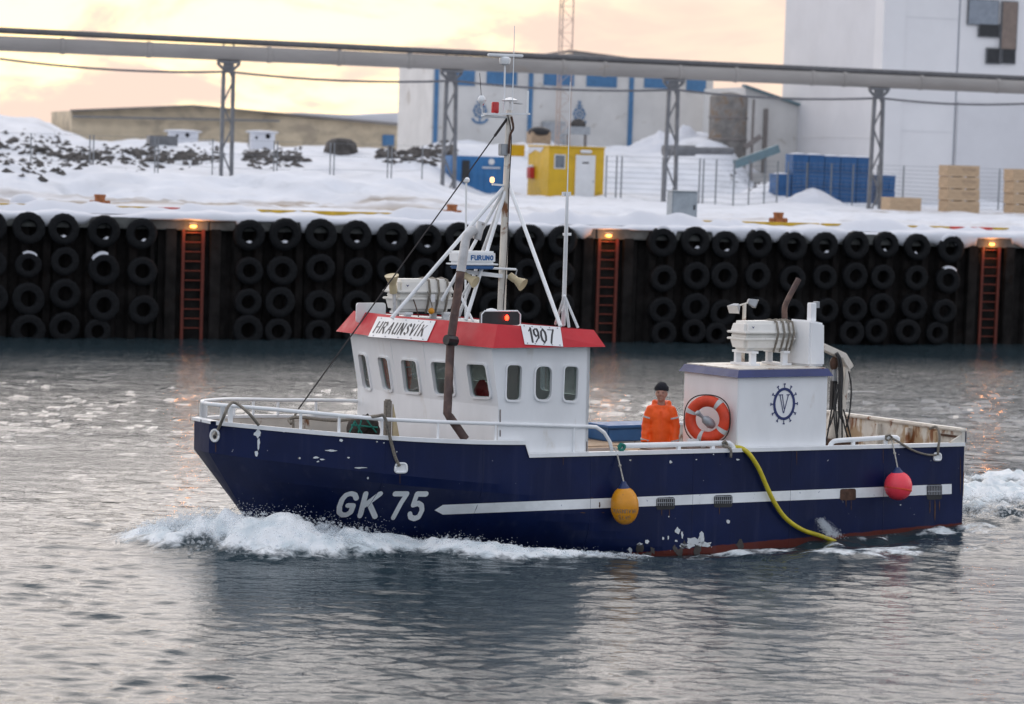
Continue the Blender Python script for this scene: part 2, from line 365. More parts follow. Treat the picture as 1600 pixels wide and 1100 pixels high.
# ---------------------------------------------------------------- water
xs = np.concatenate([[-400, -150, -70, -45, -32], np.arange(-24, 28, .062), [34, 45, 70, 150, 400]])
ys = [17.0]
while ys[-1] < 90: ys.append(ys[-1] + max(.05, .0000385*ys[-1]**2*1.55))
ys = np.concatenate([[-300, -60, 0, 9, 14], ys, [96, 110]])
X, Y = np.meshgrid(xs, ys, indexing='ij')
A1 = field(1024, 60, .9, 3.2, 1.4, radians(97), 2, 1); A2 = field(1024, 31, .20, .85, 1.3, radians(86), 2.5, 2)
A3 = field(512, 160, 5, 16, 1.5, radians(60), 2, 3); NZ = field(1024, 40, .12, 3.0, 1.25, None, 2, 5); NB = field(512, 60, .8, 9, 1.4, None, 2, 6)
def sstep0(a, b, x): t = np.clip((x-a)/(b-a), 0, 1); return t*t*(3-2*t)
gust = .78 + .28*samp(NB, 60, X*.35, Y*.22)
Z = .0060*samp(A1, 60, X, Y)*gust + .0086*samp(A2, 31, X, Y)*gust*(1+.55*sstep0(48, 70, Y)) + .018*samp(A3, 160, X, Y)
BI3 = np.array(BI); bx = BI3[0, 0]*X + BI3[0, 1]*Y + BI3[0, 3]; by = BI3[1, 0]*X + BI3[1, 1]*Y + BI3[1, 3]
foam = np.zeros_like(X)
# bow wave thrown aside: (pixel x, pixel y on the water, height, half width)
RIDGE = [(198, 842, .03, .25), (230, 846, .20, .45), (270, 851, .38, .60), (320, 857, .50, .70), (380, 862, .50, .75), (450, 866, .49, .75), (520, 866, .40, .66),
         (580, 864, .27, .52), (625, 861, .16, .40), (665, 862, .14, .35), (705, 868, .24, .42), (760, 871, .20, .42), (830, 872, .13, .38), (900, 871, .09, .32), (960, 871, .05, .3), (1010, 873, .03, .25)]
RP = []
for a, b in zip(RIDGE[:-1], RIDGE[1:]):
    for k in range(6):
        t = k/6; q = [a[i]*(1-t)+b[i]*t for i in range(4)]; p = atz(q[0], q[1], 0); RP.append((p.x, p.y, q[2], q[3]))
best = np.full(X.shape, 0.); fo = np.zeros_like(X)
msk = (X > -9) & (X < 7) & (Y > 30) & (Y < 46); xm, ym = X[msk], Y[msk]
hb = np.zeros(xm.shape); fb = np.zeros(xm.shape)
for (px, py, h, w) in RP:
    d2 = ((xm-px)**2 + (ym-py)**2)/w**2
    hb = np.maximum(hb, h*np.exp(-d2*1.3)); fb = np.maximum(fb, np.exp(-d2*.8)*min(1, h*5+.25))
nzm = samp(NZ, 40, xm, ym); nbm = samp(NB, 60, xm*4, ym*4)
hb = hb*np.clip(.84 + .10*nbm + .10*nzm, .5, 1.12); fb = np.clip(fb*(1.15 + .22*nzm + .2*nbm), 0, 1)
Z[msk] += np.maximum(hb, 0); foam[msk] = fb
n1 = samp(NZ, 40, X*1.0, Y*1.0); n2 = samp(NB, 60, X*2.3, Y*2.3)
# trough and foam streaks along the port side, churned wash behind the stern
Z -= np.interp(bx, [0, 1, 2, 3, 4, 5, 6, 7, 8, 9], [0, .02, .05, .10, .15, .18, .16, .09, .03, 0])*np.exp(-((by-2.3)/1.0)**2)*(by > 0)
side = np.exp(-((by-2.55)/.42)**2)*((bx > -.5) & (bx < 8))
foam = np.maximum(foam, np.clip(side*(.42+.30*n1+.25*n2), 0, .8)); Z += .05*side*n2
out_ = np.exp(-((by-3.7-.10*(7-bx))/.75)**2)*((bx > -3) & (bx < 5.2)); foam = np.maximum(foam, np.clip(out_*(.16+.20*n1+.24*n2), 0, .62)); Z += .05*out_*(1+.5*n2)
ws = np.clip(-bx/1.0, 0, 1)*np.exp(-np.clip(-bx-4, 0, 99)/6)*np.exp(-(by/2.4)**4)*(bx < .1)
foam = np.maximum(foam, np.clip(ws*(.64+.30*n1+.24*n2), 0, 1)); Z += ws*(.20+.07*n2+.06*n1)
kel = np.exp(-((by-5.2-.33*(-bx))/1.1)**2)*(1-sstep0(-3, 4, bx)); Z += .12*kel
V = np.stack([X, Y, Z], -1).reshape(-1, 3)
me = np_mesh('water', V, *X.shape, attrs={'foam': foam})
def water_mat():
    m = bpy.data.materials.new('harbour_water'); m.use_nodes = True; t = m.node_tree; nd = t.nodes; lk = t.links.new
    b = nd['Principled BSDF']; b.inputs['Base Color'].default_value = (.024, .040, .048, 1); b.inputs['Roughness'].default_value = .07; b.inputs['IOR'].default_value = 1.333
    g = nd.new('ShaderNodeNewGeometry'); mp = nd.new('ShaderNodeMapping'); lk(g.outputs['Position'], mp.inputs[0]); mp.inputs['Scale'].default_value = (.8, 1.7, 1)
    n = nd.new('ShaderNodeTexNoise'); lk(mp.outputs[0], n.inputs['Vector']); n.inputs['Scale'].default_value = 6.0; n.inputs['Detail'].default_value = 4; n.inputs['Roughness'].default_value = .55
    bp = nd.new('ShaderNodeBump'); sy = nd.new('ShaderNodeSeparateXYZ'); lk(g.outputs['Position'], sy.inputs[0]); ry_ = nd.new('ShaderNodeMapRange'); lk(sy.outputs[1], ry_.inputs[0]); ry_.inputs[1].default_value = 44; ry_.inputs[2].default_value = 68; ry_.inputs[3].default_value = .25; ry_.inputs[4].default_value = .52; lk(ry_.outputs[0], bp.inputs['Strength'])  # chop thrown back by the wall
    bp.inputs['Distance'].default_value = .06; lk(n.outputs[0], bp.inputs['Height']); lk(bp.outputs[0], b.inputs['Normal'])
    f = nd.new('ShaderNodeBsdfPrincipled'); f.inputs['Base Color'].default_value = (.74, .79, .82, 1); f.inputs['Roughness'].default_value = .9; f.inputs['Specular IOR Level'].default_value = .2
    fn = nd.new('ShaderNodeTexNoise'); lk(g.outputs['Position'], fn.inputs['Vector']); fn.inputs['Scale'].default_value = 7; fn.inputs['Detail'].default_value = 8; fn.inputs['Roughness'].default_value = .68; fn.inputs['Distortion'].default_value = .6
    fb = nd.new('ShaderNodeBump'); fb.inputs['Strength'].default_value = .7; fb.inputs['Distance'].default_value = .08; lk(fn.outputs[0], fb.inputs['Height']); lk(fb.outputs[0], f.inputs['Normal'])
    at = nd.new('ShaderNodeAttribute'); at.attribute_name = 'foam'
    fc = nd.new('ShaderNodeTexNoise'); lk(g.outputs['Position'], fc.inputs['Vector']); fc.inputs['Scale'].default_value = 3.2; fc.inputs['Detail'].default_value = 6; fr_ = nd.new('ShaderNodeMapRange'); lk(fc.outputs[0], fr_.inputs[0]); fr_.inputs[1].default_value = .40; fr_.inputs[2].default_value = .58
    fx = nd.new('ShaderNodeMix'); fx.data_type = 'RGBA'; lk(fr_.outputs[0], fx.inputs[0]); fx.inputs[6].default_value = (.64, .71, .74, 1); fx.inputs[7].default_value = (.84, .87, .88, 1); lk(fx.outputs[2], f.inputs['Base Color'])
    ad = nd.new('ShaderNodeMath'); ad.operation = 'ADD'; lk(at.outputs['Fac'], ad.inputs[0])
    sc = nd.new('ShaderNodeMath'); sc.operation = 'MULTIPLY_ADD'; lk(fn.outputs[0], sc.inputs[0]); sc.inputs[1].default_value = 1.1; sc.inputs[2].default_value = -.55; lk(sc.outputs[0], ad.inputs[1])
    mr = nd.new('ShaderNodeMapRange'); mr.interpolation_type = 'SMOOTHSTEP'; lk(ad.outputs[0], mr.inputs[0]); mr.inputs[1].default_value = .28; mr.inputs[2].default_value = .78
    mu = nd.new('ShaderNodeMath'); mu.operation = 'MULTIPLY'; lk(mr.outputs[0], mu.inputs[0]); gt = nd.new('ShaderNodeMapRange'); lk(at.outputs['Fac'], gt.inputs[0]); gt.inputs[1].default_value = .0; gt.inputs[2].default_value = .25; lk(gt.outputs[0], mu.inputs[1])
    mx = nd.new('ShaderNodeMixShader'); lk(mu.outputs[0], mx.inputs[0]); lk(b.outputs[0], mx.inputs[1]); lk(f.outputs[0], mx.inputs[2]); lk(mx.outputs[0], nd['Material Output'].inputs[0])
    return m
me.materials.append(water_mat()); wat = link('water', me); wat['kind'] = 'structure'; wat['label'] = 'grey rippled harbour water reflecting a pale sky'

# foam lumps and spray torn off the bow wave (uncountable)
def lump_cloud(name, pts, mat_, label):
    t = (1+sqrt(5))/2; ico = np.array([(-1,t,0),(1,t,0),(-1,-t,0),(1,-t,0),(0,-1,t),(0,1,t),(0,-1,-t),(0,1,-t),(t,0,-1),(t,0,1),(-t,0,-1),(-t,0,1)])/1.9
    fc = np.array([(0,11,5),(0,5,1),(0,1,7),(0,7,10),(0,10,11),(1,5,9),(5,11,4),(11,10,2),(10,7,6),(7,1,8),(3,9,4),(3,4,2),(3,2,6),(3,6,8),(3,8,9),(4,9,5),(2,4,11),(6,2,10),(8,6,7),(9,8,1)])
    P = np.array([p[:3] for p in pts]); R = np.array([p[3] for p in pts]); n = len(P)
    jit = 1 + .35*rng.standard_normal((n, 12, 1)).clip(-1.5, 1.5)
    st = np.stack([np.full(n, 1.15), np.full(n, 1.0), .75+.5*rng.random(n)], -1)[:, None, :]
    V = P[:, None, :] + ico[None]*jit*R[:, None, None]*st
    Fc = (fc[None] + (np.arange(n)*12)[:, None, None]).reshape(-1, 3)
    me = bpy.data.meshes.new(name); me.from_pydata(V.reshape(-1, 3).tolist(), [], Fc.tolist()); me.update()
    shade(me); me.materials.append(mat_); o = link(name, me); o['kind'] = 'stuff'; o['label'] = label; return o
def spray_mat():
    m = bpy.data.materials.new('sea_spray'); m.use_nodes = True; t = m.node_tree; b = t.nodes['Principled BSDF']
    b.inputs['Base Color'].default_value = (.76, .81, .85, 1); b.inputs['Roughness'].default_value = .8; b.inputs['Specular IOR Level'].default_value = .2
    tr = t.nodes.new('ShaderNodeBsdfTransparent'); mx = t.nodes.new('ShaderNodeMixShader'); mx.inputs[0].default_value = .32
    tl = t.nodes.new('ShaderNodeBsdfTranslucent'); tl.inputs[0].default_value = (.86, .90, .93, 1); m2 = t.nodes.new('ShaderNodeMixShader'); m2.inputs[0].default_value = .55; t.links.new(b.outputs[0], m2.inputs[1]); t.links.new(tl.outputs[0], m2.inputs[2])
    t.links.new(tr.outputs[0], mx.inputs[1]); t.links.new(m2.outputs[0], mx.inputs[2]); t.links.new(mx.outputs[0], t.nodes['Material Output'].inputs[0]); return m
SPRAY = spray_mat()
pts = []
wts = np.array([r[2]+.02 for r in RP]); wts /= wts.sum()
for i in rng.choice(len(RP), 10000, p=wts):
    x, y, h, w = RP[i]; a = rng.standard_normal(2)*w*.42; r = np.hypot(*a)/w
    top = h*np.exp(-1.3*r*r)
    lift = abs(rng.standard_normal())*h*.12
    pts.append((x+a[0], y+a[1], top*(.82+.25*rng.standard_normal()*.5)+lift, rng.uniform(.006, .022)*(1 if lift < .08 else .55)))
for i in rng.choice(len(RP), 2600, p=wts):                        # fine drops thrown clear
    x, y, h, w = RP[i]; a = rng.standard_normal(2)*w*.55
    pts.append((x+a[0], y+a[1], h*rng.uniform(.7, 1.35), rng.uniform(.003, .007)))
o = lump_cloud('bow_spray', pts, SPRAY, 'white foam and spray curling off the bow of the boat')
pts = []
for _ in range(5200):
    x = -abs(rng.standard_normal())*2.6-.05; y = rng.uniform(-2.3, 2.3); p = BM @ Vector((x, y, 0))
    pts.append((p.x, p.y, abs(rng.normal(.20, .10))*math.exp(x/6), rng.uniform(.005, .018)))
o = lump_cloud('stern_wash', pts, SPRAY, 'churned white wash boiling up behind the stern')

# ---------------------------------------------------------------- snowy ground behind the quay edge (quay frame: u along, v inland)
GN1 = field(512, 60, 2, 14, 1.6, None, 2, 11); GN2 = field(512, 24, .4, 3, 1.5, None, 2, 12)
def sstep(a, b, x): t = np.clip((x-a)/(b-a), 0, 1); return t*t*(3-2*t)
CQ = QI @ CAM
def TZ(u, v):
    u = np.asarray(u, float); v = np.asarray(v, float)
    un = CQ.x+(u-CQ.x)*(-CQ.y)/(v-CQ.y)                            # where the sight line crosses the quay edge
    left = 1 - sstep(12.3, 14.6, un)
    z = 3.58 + .0*u
    z = z + left*(.95*np.exp(-((v-23)/4.5)**2) + .55*sstep(22, 34, v) + 1.15*sstep(34, 62, v) + .25*sstep(70, 108, v))
    z = z + left*(1-sstep(.6, 2.6, un))*1.5*sstep(70, 118, v)
    z = z + .35*np.exp(-((un-11.8)/1.4)**2)*np.exp(-((v-17)/4)**2)
    mid = sstep(12.0, 14.5, un)*(1-sstep(22.0, 23.6, un))
    z = z + mid*(2.5*sstep(54, 72, v)) + 1.2*np.exp(-((un-21.5)/1.3)**2)*np.exp(-((v-74)/9)**2)
    z = z + .9*np.exp(-((un-24.0)/1.2)**2)*np.exp(-((v-52)/7)**2) + .35*np.exp(-((v-5.0)/1.6)**2)*(.4+.6*sstep(7, 9, un))*(1-sstep(29, 31, un))*.5
    rough = .05 + .09*left*np.exp(-((v-20)/7)**2) + .13*sstep(38, 55, v)
    z = z + rough*samp(GN1, 60, u, v)*sstep(.6, 3, v) + (.022+.035*np.exp(-((v-17)/6)**2))*samp(GN2, 24, u, v)*sstep(.2, 1.5, v)
    z = z - .10*np.exp(-((v-3.0)/.7)**2)*(1-sstep(8, 12, un)) 
    return z
us = np.concatenate([[-300, -120, -60, -40], np.arange(-22, 78, .22), [90, 110, 150, 220, 400]])
vs = [.35]
while vs[-1] < 130: vs.append(vs[-1] + .16*(1+vs[-1]/14))
vs = np.concatenate([vs, [160, 220, 320, 500, 900]])
U_, V_ = np.meshgrid(us, vs, indexing='ij'); ZT = TZ(U_, V_)
un_ = CQ.x+(U_-CQ.x)*(-CQ.y)/(V_-CQ.y)
dirt = np.clip((np.exp(-((V_-11.2)/2.0)**2)+.7*np.exp(-((V_-15.8)/.9)**2))*(.80+.4*samp(GN1, 60, U_*.4, V_*2)+.35*samp(GN2, 24, U_*.3, V_*2))*(1-.8*sstep(10, 16, un_)), 0, 1)
dirt = np.maximum(dirt, np.clip(np.exp(-((V_-5)/3.2)**2)*(.10+.16*samp(GN1, 60, U_*.7+9, V_)+.12*samp(GN2, 24, U_*.5, V_)), 0, .5))
dirt = np.maximum(dirt, np.clip(np.exp(-((V_-33)/2.2)**2)*sstep(25, 28, un_)*(.5+.4*samp(GN1, 60, U_, V_*3)), 0, .8))
me = np_mesh('snow_ground', np.stack([U_, V_, ZT], -1).reshape(-1, 3), *U_.shape, attrs={'dirt': dirt})
ms = mat('trodden_snow', (.64, .66, .70), .75, var=.06, scale=.6, col2=(.50, .52, .55), thr=(.54, .74), s2=.4, bump=.45, bscale=3.0, spec=.2)
t_ = ms.node_tree; b_ = t_.nodes['Principled BSDF']; lnk = b_.inputs['Base Color'].links[0].from_socket
at = t_.nodes.new('ShaderNodeAttribute'); at.attribute_name = 'dirt'; mxn = t_.nodes.new('ShaderNodeMix'); mxn.data_type = 'RGBA'
t_.links.new(at.outputs['Fac'], mxn.inputs[0]); t_.links.new(lnk, mxn.inputs[6]); mxn.inputs[7].default_value = (.30, .25, .20, 1); t_.links.new(mxn.outputs[2], b_.inputs['Base Color'])
me.materials.append(ms); g = link('ground', me, frame=QM); g['kind'] = 'structure'; g['label'] = 'snow covered quayside ground with a dirty wheel track'

# ---------------------------------------------------------------- quay wall
QT = 3.50
qw = thing('quay_wall', 'dark sheet pile quay wall hung with tyres and capped with snow', 'wall', (0, 0, 0), QM)
lads = [(302, 352, 'leftmost'), (950, 366, 'middle'), (1548, 380, 'rightmost')]
LU = [Q(x, y, 0).x for x, y, _ in lads]
pw = .62; pm = None
m_ = MB(); prof = [(0, 0), (.10, 0), (.20, .16), (.42, .16), (.52, 0), (.62, 0)]
for (a, b) in zip(prof[:-1], prof[1:]): m_.add([(a[0], a[1], -1.5), (b[0], b[1], -1.5), (b[0], b[1], 3.16), (a[0], a[1], 3.16)], [(0, 1, 2, 3)])
pm = m_.mesh('sheet_pile'); pm.materials.append(M['pile'])
k = -8.0
while k < 45:
    if not any(abs(k+.31-l) < .95 for l in LU):
        o = link('sheet_pile', pm, qw); o.location = (k, .05, 0)
    k += pw
for l in LU:                                                       # ladder bays: flat plate and two rubbing posts
    MB().box((l-1.0, .12, -1.5), (l+1.0, .2, 3.16)).build('bay_plate', M['pile'], qw)
    for s in (-1, 1): MB().box((l+s*.66-.16, -.14, -1.5), (l+s*.66+.16, .11, 3.20)).build('rubbing_post', M['concrete'] if False else M['pile'], qw, bevel=.02)
u0 = -9.0
while u0 < 46:                                                     # cap beam in cast lengths
    MB().box((u0, -.10, 3.165), (u0+2.97, .9, QT)).build('cap_beam', M['concrete'], qw, bevel=.025); u0 += 3.0
MB().box((-60, .9, -1.5), (90, 1.4, 3.45)).build('backing_wall', M['concrete'], qw)
for (a, b) in ((-60, -9.05), (46.05, 90)): MB().box((a, -.05, -1.5), (b, .85, QT-.004)).build('plain_wall', M['pile'], qw)

# snow lip along the edge, sagging between the tyres
TYR = [  # section, list of rows; (px, py, r px)
 ('left of the leftmost ladder', [
  [(-14,354,24),(45,356,25),(99,358,23),(162,361,24),(221,365,23)], [(-12,412,21),(44,414,19),(101,408,20),(162,420,23),(222,424,22)],
  [(-12,466,22),(44,467,23),(101,459,22),(162,477,24),(224,484,22)], [(44,516,24),(100,511,23),(152,518,20)]]),
 ('between leftmost and middle ladders', [
  [(389,367,23),(445,366,23),(501,366,24),(557,367,23),(612,370,23),(667,374,22),(718,371,23),(772,373,22),(826,374,22),(878,376,22)],
  [(389,423,20),(440,423,22),(500,419,22),(559,425,21),(610,421,21),(662,425,20),(716,424,20),(770,427,21),(824,425,20),(876,428,20)],
  [(387,472,19),(437,472,22),(499,476,22),(557,476,21),(611,474,21),(664,477,21),(717,475,20),(771,478,21),(823,479,20),(875,477,20)],
  [(387,516,23),(434,518,20),(496,520,20),(556,519,20),(612,520,21)]]),
 ('between middle and rightmost ladders', [
  [(1034,378,22),(1085,377,21),(1132,382,21),(1185,380,21),(1238,384,22),(1288,384,21),(1337,383,21),(1384,382,20),(1432,386,21),(1485,389,21)],
  [(1035,435,20),(1087,431,20),(1130,431,20),(1183,431,20),(1237,436,20),(1288,433,19),(1335,431,20),(1378,433,19),(1431,434,19),(1480,438,20)],
  [(1034,485,20),(1086,480,20),(1128,489,19),(1183,485,19),(1237,488,20),(1290,485,19),(1334,483,19),(1377,479,20),(1427,480,19),(1474,486,19)],
  [(1036,521,20),(1083,517,19),(1118,522,18),(1236,522,19),(1330,520,19),(1367,517,19),(1417,518,19),(1463,520,18)]])]
tops = [Q(p[0], p[1], -.15).x for s, rows in TYR for p in rows[0]]
uu = np.arange(-20, 60, .06); vp = [.9, .5, .2, .0, -.10, -.13, -.11]
nn = samp(GN2, 24, uu, uu*0+3.3); n5 = samp(GN1, 60, uu, uu*0+9)
sag = np.full(uu.shape, .26) + .10*nn + .05*n5
for t in tops: sag = np.minimum(sag, .26 + .08*nn - .30*np.exp(-((uu-t)/.26)**2))
for l in LU: sag = np.where(np.abs(uu-l-.05) < .62, .035 + .02*nn, sag)
for c, w in ((4.55, .55), (6.3, .5), (7.9, .8), (19.3, .5), (21.2, .6)): sag = np.where(np.abs(uu-c) < w, np.minimum(sag, .05), sag)
sag = np.clip(sag, .012, .42)
rows = []
thick = .12 + .035*n5 + .02*nn
for j, (v, zz) in enumerate([(.95, 1.25), (.6, 1.05), (.25, .95), (.0, .8), (-.11, .45), (-.15, 0), (-.155, -.5), (-.12, -1), (-.07, -1)]):
    z = QT + np.where(zz > 0, np.maximum(thick*zz, .01), sag*zz); vv = v - .03*nn*(j > 2) - (.03 if j > 2 else 0)*n5*.5
    rows.append(np.stack([uu, vv*np.ones_like(uu), z], -1))
me = np_mesh('snow_lip', np.stack(rows, 1).reshape(-1, 3), len(uu), len(rows)); me.materials.append(M['snow'])
o = link('snow_lip', me, frame=QM); o['kind'] = 'stuff'; o['label'] = 'snow lying along the quay edge and drooping over the tyres'

# tyres
def tyre_mesh(seed):
    r_ = random.Random(seed); m_ = MB(); R, w = 1.0, .32
    prof = [(.47, -w*.72), (.52, -w), (.74, -w*1.10), (.92, -w), (1.0, -w*.78), (1.0, w*.78), (.92, w), (.74, w*1.10), (.52, w), (.47, w*.72), (.54, w*.4), (.70, 0), (.54, -w*.4)]
    n = 30; k = len(prof); vs = []
    for i in range(n):
        a = 2*pi*i/n; e = 1+.02*sin(2*a+seed)+.012*r_.uniform(-1, 1)
        for (r, h) in prof:
            g = -.025 if (abs(r-1.0) < .01 and i % 2) else 0
            vs.append(((r*e+g)*cos(a), h, (r*e+g)*sin(a)))
    m_.add(vs, [(i*k+j, i*k+(j+1) % k, ((i+1) % n)*k+(j+1) % k, ((i+1) % n)*k+j) for i in range(n) for j in range(k)])
    me = m_.mesh('tyre'); b = bmesh.new(); b.from_mesh(me); bmesh.ops.recalc_face_normals(b, faces=b.faces); b.to_mesh(me); b.free(); shade(me, .7); me.materials.append(M['tyre']); return me
TM = [tyre_mesh(s) for s in range(4)]
def snow_bits(kind):
    m_ = MB(); r_ = random.Random(kind); n = 9
    if kind < 3:                                                   # lying in the hollow
        a0, a1 = (-.75, .75) if kind == 0 else ((-.25, .95) if kind == 1 else (-.9, .35)); P = []
        for i in range(n+1):
            a = -pi/2 + a0+(a1-a0)*i/n; s = sin(pi*i/n); row = []
            for d, rr in ((-.27, .63), (-.29, .63-.15*s), (-.10, .60-.26*s*(1+.2*r_.uniform(-1, 1))), (.1, .62-.2*s)): row.append((rr*cos(a), d, rr*sin(a)))
            P.append(row)
        m_.grid(P)
    else:                                                          # cap on the crown
        a0, a1 = (-.25, .95) if kind == 3 else (-.75, .45); P = []
        for i in range(n+1):
            a = pi/2 + a0+(a1-a0)*i/n; s = sin(pi*i/n)**.6; row = []
            for d, rr in ((-.34, .90), (-.335, .90+.10*s), (-.25, 1.0+.07*s), (0, 1.01+.08*s*(1+.3*r_.uniform(-1, 1))), (.25, 1.0)): row.append((rr*cos(a), d, rr*sin(a)))
            P.append(row)
        m_.grid(P)
    me = m_.mesh('snow'); shade(me); me.materials.append(M['snow']); return me
SB = [snow_bits(i) for i in range(5)]
ORD = ['first', 'second', 'third', 'fourth', 'fifth', 'sixth', 'seventh', 'eighth', 'ninth', 'tenth']; ROW = ['top', 'second', 'third', 'bottom']
HOLL = {(0,0,2):0, (0,0,3):1, (0,0,4):1, (1,0,0):0, (1,0,1):0, (1,0,3):0, (1,0,4):1, (1,0,5):0, (2,0,1):1, (2,0,2):1, (2,0,5):1, (2,0,8):2, (2,0,7):2}
CAPS = {(0,1,3):3, (0,1,1):4, (2,1,9):4, (2,0,0):4, (2,0,4):4, (2,0,9):3, (2,0,3):4}
for si, (sec, rws) in enumerate(TYR):
    for ri, row in enumerate(rws):
        for ci, (px, py, r) in enumerate(row):
            p = Q(px, py, -.22); kk = F_PX/((QM @ p - CAM).dot(FW)); R = r/kk*random.uniform(1.04, 1.12)
            o = link('tyre', TM[(si+ri*2+ci*3) % 4], None, QM @ Matrix.Translation(p) @ Matrix.Rotation(random.uniform(-.05, .05), 4, 'Z') @ Matrix.Rotation(random.uniform(-.07, .05), 4, 'X') @ Matrix.Rotation(0, 4, 'Y') @ Matrix.Diagonal((R*random.uniform(.95, 1.02), R*random.uniform(.75, 1.1), R*random.uniform(.97, 1.04), 1)))
            tag(o, f'black tyre fender in {ROW[ri]} row, {ORD[ci]} column, {sec}', 'tyre', 'tyre fenders on the quay wall')
            for D in (HOLL, CAPS):
                if (si, ri, ci) in D: link('snow', SB[D[(si, ri, ci)]], o)
# ladders with a lamp
for (px, py, wrd), l in zip(lads, LU):
    zt = QT-.10; t = thing('quay_ladder', f'red steel ladder lit by an orange lamp, {wrd} of three on quay wall', 'ladder', (l, -.05, -1), QM, 'ladders on the quay wall')
    for s in (-1, 1): MB().beam((l+s*.29, -.05, -.9), (l+s*.29, -.05, zt), .07, .09).build('rail', M['ladder'], t)
    z = zt-.03
    while z > .1: MB().tube([(l-.26, -.05, z), (l+.26, -.05, z)], .022, 6).build('rung', M['ladder'], t); z -= .28
    lm = thing('wall_lamp', f'small glowing orange lamp at the top of the {wrd} ladder', 'lamp', (l-.02, -.10, zt-.12), QM, 'lamps above the ladders')
    MB().box((l-.14, -.12, zt-.05), (l+.10, .10, zt-.02)).build('hood', M['steelgrey'], lm)
    MB().ball((l-.02, -.12, zt-.12), (.11, .06, .045)).build('bulb', M['qlamp'], lm, smooth=True)
    ld = bpy.data.lights.new('ladder_lamp_light', 'POINT'); ld.energy = 13; ld.color = (1, .35, .08); ld.shadow_soft_size = .06
    lo = bpy.data.objects.new('ladder_lamp_light', ld); COL.objects.link(lo); lo.parent = lm; lo.location = (0, -.22, -.10)
# kerb timbers: yellow, red at each ladder
for i, (a, b, c) in enumerate([(-9, LU[0]-1.0, 'y'), (LU[0]-.95, LU[0]+.95, 'r'), (LU[0]+1.0, 13.0, 'y'), (13.1, LU[1]-.9, 'y'), (LU[1]-.85, LU[1]+.85, 'r'), (LU[1]+.9, 25.9, 'y'), (26.0, LU[2]-1.0, 'y'), (LU[2]-.95, LU[2]+.55, 'r'), (LU[2]+.6, 46, 'y')]):
    wrd = ['leftmost', 'middle', 'rightmost'][i//3]
    lab = {0: f'yellow kerb timber running up to the {wrd} ladder from the left', 1: f'short red kerb timber above the {wrd} ladder', 2: f'yellow kerb timber just right of the {wrd} ladder'}[i % 3]
    one(MB().box((a, .95, 3.45), (b, 1.17, 3.79)), 'kerb_timber', lab, 'kerb', M['kerby' if c == 'y' else 'kerbr'], (a, .95, 3.45), QM, 'kerb timbers along the quay edge', bevel=.02)
# snow drifted over the kerb in places
rows = []; ug = np.arange(-15, 55, .12); n6 = samp(GN1, 60, ug, ug*0+21)*1.0 + .5*samp(GN2, 24, ug, ug*0+5)
lift = np.clip(.12 + .13*n6, -.02, .30) - .10*(1-sstep(9, 13, ug))
for kk_, am in ((13.4, .12), (24.4, .28), (30.5, .12)): lift = lift - am*np.exp(-((ug-kk_)/1.1)**2)
lift = lift + .14*np.exp(-((ug-LU[0])/1.3)**2) + .1*np.exp(-((ug-LU[1])/1.3)**2)
for v, f in ((.45, 0), (.72, .55), (.92, .8), (1.05, 1.05), (1.25, .95), (1.6, .5), (2.2, 0)):
    rows.append(np.stack([ug, np.full_like(ug, v), 3.60 + .16*f*1.0 + lift*f*.8 - (.06 if f == 0 else 0)], -1))
me = np_mesh('snow_ridge', np.stack(rows, 1).reshape(-1, 3), len(ug), len(rows)); me.materials.append(M['snow'])
o = link('snow_ridge', me, frame=QM); o['kind'] = 'stuff'; o['label'] = 'snow drifted in patches over the kerb timbers'
# cross bollards
def bollard(px, py, lab, capped=False):
    p = Q(px, py, 1.75); u, v, z = p; t = thing('mooring_bollard', lab, 'bollard', (u, v, z-.25), QM, 'mooring bollards on the quay')
    MB().lathe([(.20, -.35), (.20, .0), (.16, .03), (.155, .42), (.18, .45), (.17, .50)], (u, v, z-.25), n=14).build('post', M['bollard'], t, smooth=.6)
    MB().tube([(u-.30, v, z), (u+.30, v, z)], .075, 10).build('crossbar', M['bollard'], t, smooth=.8)
    if capped: MB().ball((u-.05, v, z+.14), (.42, .3, .24), 14, 9).build('snow_cap', M['snow'], t, smooth=True)
bollard(706, 332, 'rusty cross shaped bollard on the snowy quay behind the boat mast')
bollard(1216, 344, 'rusty cross shaped bollard near a bare yellow kerb, rightmost of the bollards')
bollard(156, 317, 'small rusty bollard half buried in snow beside the dirty wheel track', False)
bollard(40, 323, 'snow capped bollard at the far left end of the quay', True)
u, v, z = Q(1069, 347, 2.2)
t = thing('metal_cabinet', 'grey metal cabinet standing on the quay edge below the pipe pylon', 'cabinet', (u, v, z), QM)
MB().box((u-.43, v, z-.25), (u+.43, v+.5, z+.96)).build('body', M['metalbox'], t, bevel=.015)
MB().box((u-.40, v-.012, z+.05), (u+.40, v-.001, z+.90)).build('door', M['metalbox'], t); MB().box((u-.46, v-.03, z+.965), (u+.46, v+.52, z+1.0)).build('lid', M['metalbox'], t, bevel=.008)
MB().box((u+.30, v-.04, z+.4), (u+.34, v-.013, z+.55)).build('handle', M['black'], t)
